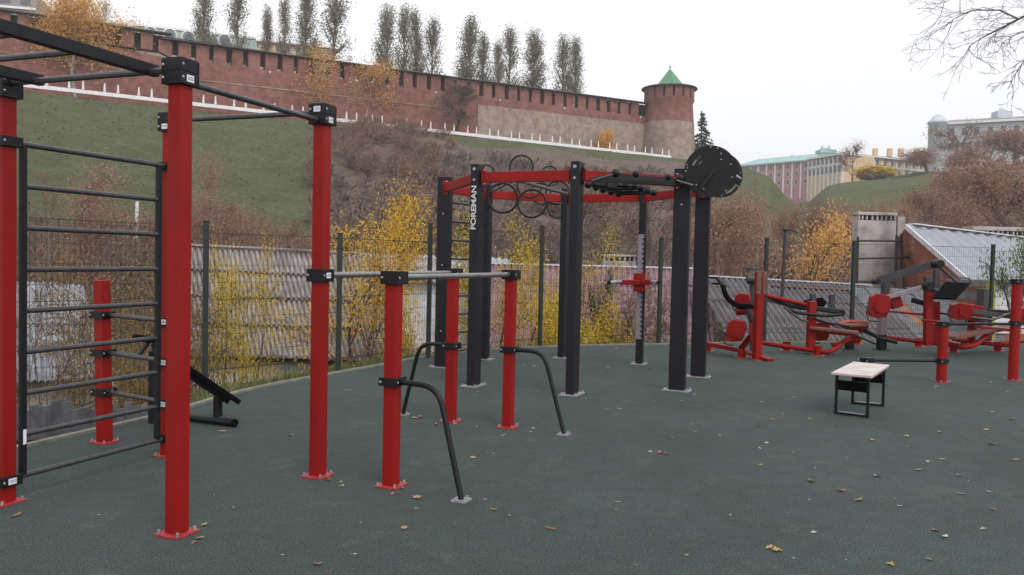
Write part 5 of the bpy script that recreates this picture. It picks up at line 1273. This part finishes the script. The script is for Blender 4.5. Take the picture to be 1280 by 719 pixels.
# far trees on the right ridge
G4 = 'bare trees below the far buildings'
far = [(1067, 285, 176, 236, 30, 'russet tree standing in front of the cream building', 'lbrown', 'f1'),
       (1192, 262, 158, 238, 58, 'bare grey tree before the left end of the pale blue building', 'lbrown', 'f2'), (1236, 255, 160, 240, 52, 'bare tree before the middle of the pale blue building', 'lbrown', 'f2'),
       (1272, 240, 165, 250, 58, 'russet tree before the right end of the pale blue building', 'lpink', 'f3'), (1218, 230, 185, 255, 46, 'russet tree lower than the bare ones below the pale blue building', 'lpink', 'f3'), (1160, 245, 188, 245, 36, 'small russet tree at the left foot of the pale blue building', 'lpink', 'f3')]
for i, (px, Y, yt, yb_, w, lab, mc, key) in enumerate(far):
    top = at(px, yt, Y); base = on_ground(px, Y); H = max(top.z-base.z, 5)
    if key not in PROTO:
        t, c = tree_meshes(300+i, H, .35, 3, (5, 7, 6) if key != 'f4' else (6, 8, 8), leaf=((16 if key == 'f3' else 5) if key != 'f4' else 26, .9, .26, 1), minrad=.05, start=.2)
        wd = t[0][:, 0].max()-t[0][:, 0].min(); k = w*Y/1025/wd
        for m_ in (t, c): m_[0][:, :2] *= k
        o = make_tree(key, 'bare_tree' if key != 'f4' else 'yellow_bush', lab, 'tree', (top.x, Y, base.z), t, c, 'twigpurple', mc, 0, (1, 1, 1), G4 if key != 'f4' else None); o['H'] = H; o['w'] = w*Y
    else:
        s_ = PROTO[key]; o = make_tree(key, 'bare_tree', lab, 'tree', (top.x, Y, base.z), None, None, None, None, i*1.1, (w*Y/s_['w'],)*2+(H/s_['H'],), G4)

near_tree('f4', 'yellow_bush', 'low yellow green bush before the cream building', 'bush', 1090, 270, 209, 34, 321, (18, .5, .34, .8), 'lyel', lev=2, kids=(5, 7), multi=5, r0=.1)
# ---- hillside thicket (uncountable)
def bush_segments(seed, H, kids=(5, 6), multi=6, lev=2):
    g = Grow(seed)
    for k in range(multi):
        d = np.array([math.cos(k*2.4+seed)*.5, math.sin(k*2.4+seed)*.5, 1.]); d /= np.linalg.norm(d)
        g.branch(np.array([0., 0, -.2]), d, H*.62*g.r.uniform(.7, 1.1), .05, lev, kids, 3, .16, .05, (.4, .8), .62, .2, .5)
    return g
BS = [bush_segments(400+i, 4.2) for i in range(6)]
def thicket(name, label, spec, m, seed, minrad, leaf=None, mleaf=None):
    rng = np.random.default_rng(seed); VV = []; FF = []; o = 0; LV = []; LF = []; ol = 0
    base = [b.mesh(4, .03, minrad=minrad) for b in BS]
    for (px, Y, h, wd) in spec(rng):
        x = (px-640)/1025*Y; z = float(hz(np.array([x]), np.array([Y]))[0]); i = rng.integers(0, 6); v, f = base[i]; a = rng.uniform(0, 6.28); k = h/4.2
        R = np.array([[math.cos(a), -math.sin(a), 0], [math.sin(a), math.cos(a), 0], [0, 0, 1]]); w = (v*[k*wd, k*wd, k])@R.T+[x, Y, z]; VV.append(w); FF.append(f+o); o += len(w)
        if leaf:
            tp = np.array(BS[i].tips)[::2]*[k*wd, k*wd, k]@R.T+[x, Y, z]; q, lf = leaves(rng, tp, leaf[0], leaf[1], leaf[2]); LV.append(q); LF.append(lf+ol); ol += len(q)
    ob = NP(name, np.concatenate(VV), np.concatenate(FF), m); ob['kind'] = 'stuff'; ob['label'] = label
    if leaf:
        o2 = NP(name, np.concatenate(LV), np.concatenate(LF), mleaf); o2['kind'] = 'stuff'; o2['label'] = label.replace('twigs', 'leaves')
def cy_(px): return float(np.interp(px, CP, CY))
def specA(rng):
    out = []
    for _ in range(560):      # brown thicket on the middle of the slope
        px = rng.uniform(388, 880); t = rng.uniform(.03, .60 if px > 520 else .86); r0 = np.interp(px, [300, 860], [40, 50]); Y = r0+t*(cy_(px)-r0); out.append((px, Y, rng.uniform(2.2, 4.6)*(1-.45*t), rng.uniform(1, 1.5)))
    return out
thicket('hillside_thicket', 'mass of bare brown shrub twigs covering the middle of the hillside', specA, 'twigpurple', 1, .028)
def specB(rng):
    out = []
    for _ in range(430):
        px = rng.uniform(870, 1420); t = rng.random(); lim = .18 if px < 1000 else (.26 if px < 1150 else (.55 if px < 1190 else .93)); Y = 58+t*lim*(cy_(px)-62); out.append((px, Y, rng.uniform(3.2, 6.5)*(1-.4*t), rng.uniform(1, 1.4)))
    return out
thicket('russet_thicket', 'mass of russet shrub twigs covering the right hillside', specB, 'twigrust', 2, .035, (3, .6, .17), 'lpink')
def specC(rng):
    out = []
    for _ in range(120): 
        px = rng.uniform(-40, 385); Y = rng.uniform(36, 58); out.append((px, Y, rng.uniform(2.2, 4.4), rng.uniform(1, 1.4)))
    return out
thicket('slope_foot_thicket', 'mass of brown shrub twigs at the foot of the grassy slope', specC, 'twig', 3, .018, (2, .35, .065), 'lbrown')
def specD(rng):
    out = []
    for _ in range(150):
        px = rng.uniform(400, 1000); Y = rng.uniform(32, 52); out.append((px, Y, rng.uniform(2.8, 5.2), rng.uniform(1, 1.4)))
    return out
thicket('slope_foot_thicket', 'mass of brown shrub twigs behind the shed roofs', specD, 'twig', 4, .018, (2, .35, .07), 'lbrown')
def specE(rng):
    out = []
    for _ in range(60):
        px = rng.uniform(390, 560); Y = cy_(px)*rng.uniform(.62, .9); out.append((px, Y, rng.uniform(2, 3.4), 1.3))
    for _ in range(40):
        px = rng.uniform(200, 400); Y = rng.uniform(52, 70); out.append((px, Y, rng.uniform(2, 3.4), 1.3))
    return out
thicket('slope_bushes', 'mass of dull olive shrub twigs with last leaves on the slope', specE, 'twig', 5, .03, (5, .5, .12), 'lbrown')

# grass and weeds along the kerb
rng = np.random.default_rng(9); pts = []
for i in range(len(OUT)-1):
    a = OUT[i]; b = OUT[i+1]; L_ = np.linalg.norm(b-a); nn = nrm[i]
    if a[1] < 8.2 or a[0] > 14: continue
    n = int(L_*420)
    t = rng.uniform(0, 1, n)[:, None]; d = rng.exponential(.45, n)[:, None]*1.0+.01; p = a+(b-a)*t+nn*np.minimum(d, 1.1); pts.append(p)
pts = np.concatenate(pts); zz = hz(pts[:, 0], pts[:, 1]); n = len(pts)
h = rng.uniform(.03, .10, n); h = np.where(rng.random(n) < .05, h*2.4, h); a = rng.uniform(0, 6.28, n); w = .010
bx_ = np.stack([np.cos(a), np.sin(a), 0*a], -1)*w; le = rng.normal(0, .35, (n, 2))*h[:, None]
p0 = np.stack([pts[:, 0], pts[:, 1], zz-.01], -1); tip = p0+np.stack([le[:, 0], le[:, 1], h], -1)
vs = np.stack([p0-bx_, p0+bx_, tip], 1).reshape(-1, 3)
gob = NP('verge_grass', vs, (np.arange(n)*3)[:, None]+np.arange(3), 'grass'); gob['kind'] = 'stuff'; gob['label'] = 'rough grass growing along the kerb below the fence'

# tufts of rough grass on the open slopes
rng = np.random.default_rng(19); n = 7000
px_ = rng.uniform(-60, 1200, n); tt = rng.random(n)**.6; r0_ = 45.; cyy = np.interp(px_, CP, CY); Yy = r0_+tt*(cyy-r0_)
frac = Yy/cyy
keep = (px_ < 392) | ((px_ > 500) & (px_ < 870) & (frac > .86)) | ((px_ > 870) & (px_ < 1180))
px_, Yy = px_[keep], Yy[keep]; xx = (px_-640)/1025*Yy; zz = hz(xx, Yy); n = len(xx)
hh = rng.uniform(.04, .13, n); a = rng.uniform(-.6, .6, n); w_ = rng.uniform(.04, .16, n)
bx_ = np.stack([np.cos(a), np.sin(a), 0*a], -1)*w_[:, None]; p0 = np.stack([xx, Yy, zz-.05], -1); tip = p0+np.stack([rng.normal(0, .15, n), rng.normal(-.1, .1, n), hh], -1)
vs = np.stack([p0-bx_, p0+bx_, tip+bx_*.5, tip-bx_*.4], 1).reshape(-1, 3)
gob = NP('slope_grass', vs, (np.arange(n)*4)[:, None]+np.arange(4), leafm('slope_grass_blades', [(.115, .125, .062), (.135, .14, .075), (.155, .145, .085), (.11, .128, .055)], .3)); gob['kind'] = 'stuff'; gob['label'] = 'rough tufted grass on the open slopes'

# overhanging tree, upper right
ov = T('overhanging_tree', 'leafless tree whose dark twigs hang into the top right corner', 'tree', (11.3, 12.0, 0))
g = Grow(77)
def limb(pts, Y, r0, r1, kids=5, L_=.9, lev=2):
    r0 *= .68; r1 *= .68; kids = max(3, kids-1)
    P3 = [np.array(at(x, y, Y+k*.15)) for k, (x, y) in enumerate(pts)]
    n = len(P3)-1
    for i in range(n):
        g.a.append(P3[i]); g.b.append(P3[i+1]); g.ra.append(r0+(r1-r0)*i/n); g.rb.append(r0+(r1-r0)*(i+1)/n); g.lv.append(3)
        d = P3[i+1]-P3[i]; d /= np.linalg.norm(d)
        for k in range(kids):
            q = P3[i]+(P3[i+1]-P3[i])*g.r.random(); o = g.r.normal(0, 1, 3); o[1] *= .6; o /= np.linalg.norm(o); nd = d*.8+o*.65+np.array([0, 0, -.12]); nd /= np.linalg.norm(nd)
            g.branch(q, nd, L_*g.r.uniform(.35, .9), .0045, lev, (2, 3), 4, .22, -.03, (.4, .8), .6, .2, .6)
limb([(1330, 10), (1300, 12), (1273, 24), (1250, 13), (1215, 13), (1192, 24), (1175, 40)], 9.5, .024, .005, 4)
limb([(1273, 24), (1250, 36), (1228, 47), (1212, 58), (1207, 68)], 9.6, .018, .005, 4, .6)
limb([(1330, 60), (1295, 66), (1276, 82), (1266, 98), (1260, 112)], 9.5, .014, .004, 4, .5)
limb([(1330, -30), (1280, -18), (1235, -20), (1200, -8), (1180, 4)], 9.6, .016, .004, 4, .7)
limb([(1330, 35), (1300, 38), (1276, 40), (1255, 52), (1246, 66)], 9.6, .014, .004, 4, .5)
fork = np.array(at(1400, 60, 11)); 
for q in (at(1330, 10, 9.5), at(1330, 60, 9.5), at(1330, -30, 9.6), at(1330, 35, 9.6)):
    g.a.append(fork); g.b.append(np.array(q)); g.ra.append(.06); g.rb.append(.03); g.lv.append(3)
tv, tf = g.mesh(6, .01, minrad=.0019); NP('branches', tv, tf, 'twigdark', ov)
mb = MB(); mb.tube([(11.3, 12, -.3), (11.0, 11.8, 2.2), V(fork), V(fork)+V((.6, .5, 2.5)), V(fork)+V((1.4, .8, 5))], [.24, .19, .14, .10, .04], 12); P('trunk', mb, 'bark', ov)
g2 = Grow(78); g2.branch(np.array(fork), np.array([.4, .2, .9]), 4.5, .10, 3, (4, 5, 5), 5, .15, .03); tv, tf = g2.mesh(5, .02, minrad=.004); NP('upper_branches', tv, tf, 'bark', ov)

# ------------------------------------------------------------------ fallen leaves
def leaf_mesh(name, kind, seed, m):
    r = random.Random(seed); me = bpy.data.meshes.new(name); vs = []; fs = []
    if kind == 0:      # lobed leaf, curled
        n = 14; prof = [1, .55, .9, .5, 1.0, .5, .8, .3, .8, .5, 1.0, .5, .9, .55]
        vs.append((0, 0, .006))
        for k in range(n):
            a = 2*math.pi*k/n; q = .04*prof[k]*r.uniform(.85, 1.15); x, y = q*math.cos(a), q*math.sin(a)*.9; vs.append((x, y, .003+abs(y)*r.uniform(.1, .5)+max(0, x)*.15))
        fs = [(0, k+1, (k+1) % n+1) for k in range(n)]
    elif kind == 1:    # narrow curled leaf
        n = 6
        for k in range(n+1):
            t = k/n; w = .014*math.sin(math.pi*min(max(t, .04), .96)); x = (t-.5)*.085; z = .003+.009*(2*t-1)**2*r.uniform(.5, 1)
            vs += [(x, -w*1.2+.006*math.sin(5*t), z+.005), (x, .005*math.sin(4*t), z), (x, w*r.uniform(.6, 1.5), z+.006)]
        for k in range(n): fs += [(3*k, 3*k+3, 3*k+4, 3*k+1), (3*k+1, 3*k+4, 3*k+5, 3*k+2)]
    else:              # small crumb
        n = 7; vs.append((0, 0, .008))
        for k in range(n): a = 2*math.pi*k/n; q = .016*r.uniform(.6, 1.2); vs.append((q*math.cos(a), q*.6*math.sin(a), .003+r.uniform(0, .006)))
        fs = [(0, k+1, (k+1) % n+1) for k in range(n)]
    me.from_pydata(vs, [], fs); me.materials.append(M[m]); me.update(); return me
kinds = {}
def fallen(px, py, kind, col, sz=1.0, rz=None):
    key = (kind, col)
    if key not in kinds: kinds[key] = leaf_mesh('fallen_leaf', kind, len(kinds)+5, col)
    o = bpy.data.objects.new('fallen_leaf', kinds[key]); COL.objects.link(o); p = gr(px, py); sz *= .82; o.location = (p.x, p.y, .002); o.rotation_euler = (random.uniform(-.12, .12), random.uniform(-.12, .12), random.uniform(0, 6.28) if rz is None else rz); o.scale = (sz,)*3
    cn = {'fallbrown': 'brown', 'fallyellow': 'yellow', 'falltan': 'tan', 'fallpale': 'pale', 'fallred': 'reddish'}[col]
    kn = {0: 'lobed curled', 1: 'narrow curled', 2: 'tiny crumpled'}[kind]
    o['category'] = 'fallen leaf'; o['kn'] = kn; o['cn'] = cn; LEAVES.append((o, px, py, sz)); return o
LEAVES = []
spec_ = [(20, 646, 1, 'fallbrown', 1.1), (123, 645, 2, 'fallpale', .9), (255, 657, 0, 'falltan', .9), (617, 638, 1, 'fallyellow', .8), (591, 573, 0, 'falltan', 1.0), (521, 623, 0, 'falltan', 1.3), (521, 637, 2, 'fallpale', 1.2), (505, 661, 0, 'falltan', .9), (397, 706, 0, 'fallbrown', .9), (353, 695, 2, 'fallpale', 1), (444, 694, 2, 'fallpale', 1), (363, 545, 0, 'fallpale', 1), (518, 523, 0, 'falltan', 1.2), (545, 531, 1, 'falltan', 1.2), (526, 522, 1, 'falltan', 1.2), (435, 489, 1, 'falltan', 1.3), (292, 636, 1, 'fallbrown', .7), (617, 568, 2, 'fallpale', 1), (640, 514, 1, 'falltan', 1.0),
 (759, 513, 0, 'falltan', 1), (774, 512, 1, 'falltan', .9), (813, 462, 0, 'fallyellow', 1.2), (824, 567, 1, 'fallred', 1.2), (833, 568, 1, 'fallbrown', 1), (870, 540, 0, 'fallyellow', .8), (947, 533, 0, 'fallred', 1.0), (900, 545, 1, 'falltan', .7), (913, 645, 2, 'fallpale', 1), (688, 662, 1, 'fallred', .9), (970, 689, 0, 'fallyellow', 1.2), (961, 686, 1, 'falltan', 1.0), (1112, 706, 0, 'fallyellow', .9), (1012, 525, 0, 'fallyellow', 1.1), (1047, 533, 1, 'fallred', .9), (978, 518, 2, 'fallpale', 1.3), (965, 525, 1, 'falltan', 1), (1132, 546, 0, 'fallyellow', 1.2), (1091, 551, 1, 'falltan', 1), (1175, 541, 1, 'falltan', 1.1), (1240, 516, 0, 'falltan', 1.2), (1265, 525, 1, 'fallred', 1.4), (1232, 538, 0, 'falltan', 1.2), (1241, 556, 1, 'fallbrown', 1.4), (1270, 576, 0, 'fallbrown', 1.3), (1178, 575, 0, 'falltan', 1), (1148, 588, 1, 'falltan', .9), (1199, 595, 0, 'fallred', .9), (1096, 596, 0, 'fallyellow', 1.1), (1013, 602, 1, 'fallbrown', 1.2), (1052, 614, 0, 'fallbrown', 1.3), (1074, 626, 1, 'falltan', 1.2), (1124, 633, 0, 'fallpale', .7), (1201, 618, 1, 'falltan', .8), (1241, 637, 2, 'fallred', 1.4), (1170, 664, 0, 'fallred', 1.0), (1181, 672, 1, 'fallpale', 1), (991, 567, 2, 'fallpale', 1.2), (1019, 586, 2, 'fallpale', 1), (1118, 624, 2, 'fallpale', 1), (992, 497, 0, 'falltan', .8), (975, 502, 1, 'falltan', .8), (1060, 470, 1, 'falltan', .8), (1124, 497, 1, 'falltan', .9), (760, 460, 0, 'falltan', 1), (735, 450, 0, 'falltan', 1), (745, 446, 1, 'falltan', 1), (668, 458, 0, 'fallpale', .9), (655, 457, 1, 'fallpale', .8), (277, 540, 1, 'falltan', 1.1), (284, 523, 1, 'falltan', 1), (197, 465, 1, 'falltan', .8)]
for s_ in spec_: fallen(*s_)
rr = random.Random(3)
for i in range(75):
    px = rr.uniform(560, 1280) if rr.random() < .8 else rr.uniform(230, 700); py = 440+280*rr.random()**1.5
    if px < 700 and py < 480: continue
    fallen(px, py, rr.choice([1, 2, 2, 2, 0]), rr.choice(['falltan', 'fallpale', 'fallbrown', 'fallpale', 'fallyellow']), rr.uniform(.4, .8))
for cx, cy, n_ in ((392, 603, 3), (497, 613, 4), (570, 530, 3), (640, 541, 3), (232, 676, 3), (598, 488, 4), (722, 498, 3), (852, 494, 4), (560, 452, 5), (800, 440, 5), (700, 441, 5), (930, 449, 3), (1180, 482, 3), (1262, 482, 3), (1060, 520, 3)):
    for k in range(n_): fallen(cx+rr.gauss(0, 16), cy+rr.gauss(0, 4)+1, rr.choice([0, 1, 1, 2]), rr.choice(['falltan', 'fallbrown', 'fallpale', 'fallyellow']), rr.uniform(.5, .9))
for o, px, py, sz in LEAVES:
    o['label'] = '%s %s leaf lying on the dark green rubber ground' % (o['kn'], o['cn']); o['group'] = '%s %s leaves scattered on the court' % (o['kn'], o['cn'])
    del o['kn']; del o['cn']

# ------------------------------------------------------------------ damp autumn air
mb = MB(); mb.box((0, 250, 36), (1500, 1000, 84)); hm = bpy.data.materials.new('damp_air'); hm.use_nodes = True; hn = hm.node_tree
hn.nodes.remove(hn.nodes['Principled BSDF']); pv = hn.nodes.new('ShaderNodeVolumePrincipled'); pv.inputs['Color'].default_value = (.93, .93, .95, 1); pv.inputs['Density'].default_value = HAZE; pv.inputs['Anisotropy'].default_value = .2
hn.links.new(pv.outputs[0], hn.nodes['Material Output'].inputs['Volume']); hob = P('haze', mb, hm); hob['kind'] = 'stuff'; hob['label'] = 'thin pale autumn haze over the whole place'

# ------------------------------------------------------------------ light
w = bpy.data.worlds.new('World'); S.world = w; w.use_nodes = True; nt = w.node_tree; bg = nt.nodes['Background']
sky = nt.nodes.new('ShaderNodeTexSky'); sky.sky_type = 'NISHITA'; sky.sun_disc = False; sky.sun_elevation = rad(48); sky.sun_rotation = rad(150); sky.air_density = 1.0; sky.dust_density = 6; sky.ozone_density = 1
hs = nt.nodes.new('ShaderNodeHueSaturation'); hs.inputs['Saturation'].default_value = .10
mx = nt.nodes.new('ShaderNodeMix'); mx.data_type = 'RGBA'; mx.inputs['Factor'].default_value = .6; mx.inputs['B'].default_value = (8.2, 8.3, 8.6, 1)
nt.links.new(sky.outputs[0], hs.inputs['Color']); nt.links.new(hs.outputs[0], mx.inputs['A']); nt.links.new(mx.outputs['Result'], bg.inputs[0]); bg.inputs[1].default_value = .13
sl = bpy.data.lights.new('sun', 'SUN'); sl.energy = .6; sl.angle = rad(28); sl.color = (1, .97, .93); so = bpy.data.objects.new('sun', sl); COL.objects.link(so)
# sun behind the camera, to the right
el_, az_ = rad(48), rad(150)
dvec = V((math.sin(az_)*math.cos(el_), math.cos(az_)*math.cos(el_), math.sin(el_)))
so.rotation_euler = dvec.to_track_quat('Z', 'Y').to_euler()
S.view_settings.view_transform = 'Standard'; S.view_settings.look = 'None'; S.view_settings.exposure = .42; S.view_settings.gamma = 1
S.render.engine = 'CYCLES'; S.cycles.use_denoising = True
S.cycles.max_bounces = 6; S.cycles.diffuse_bounces = 3; S.cycles.transparent_max_bounces = 4
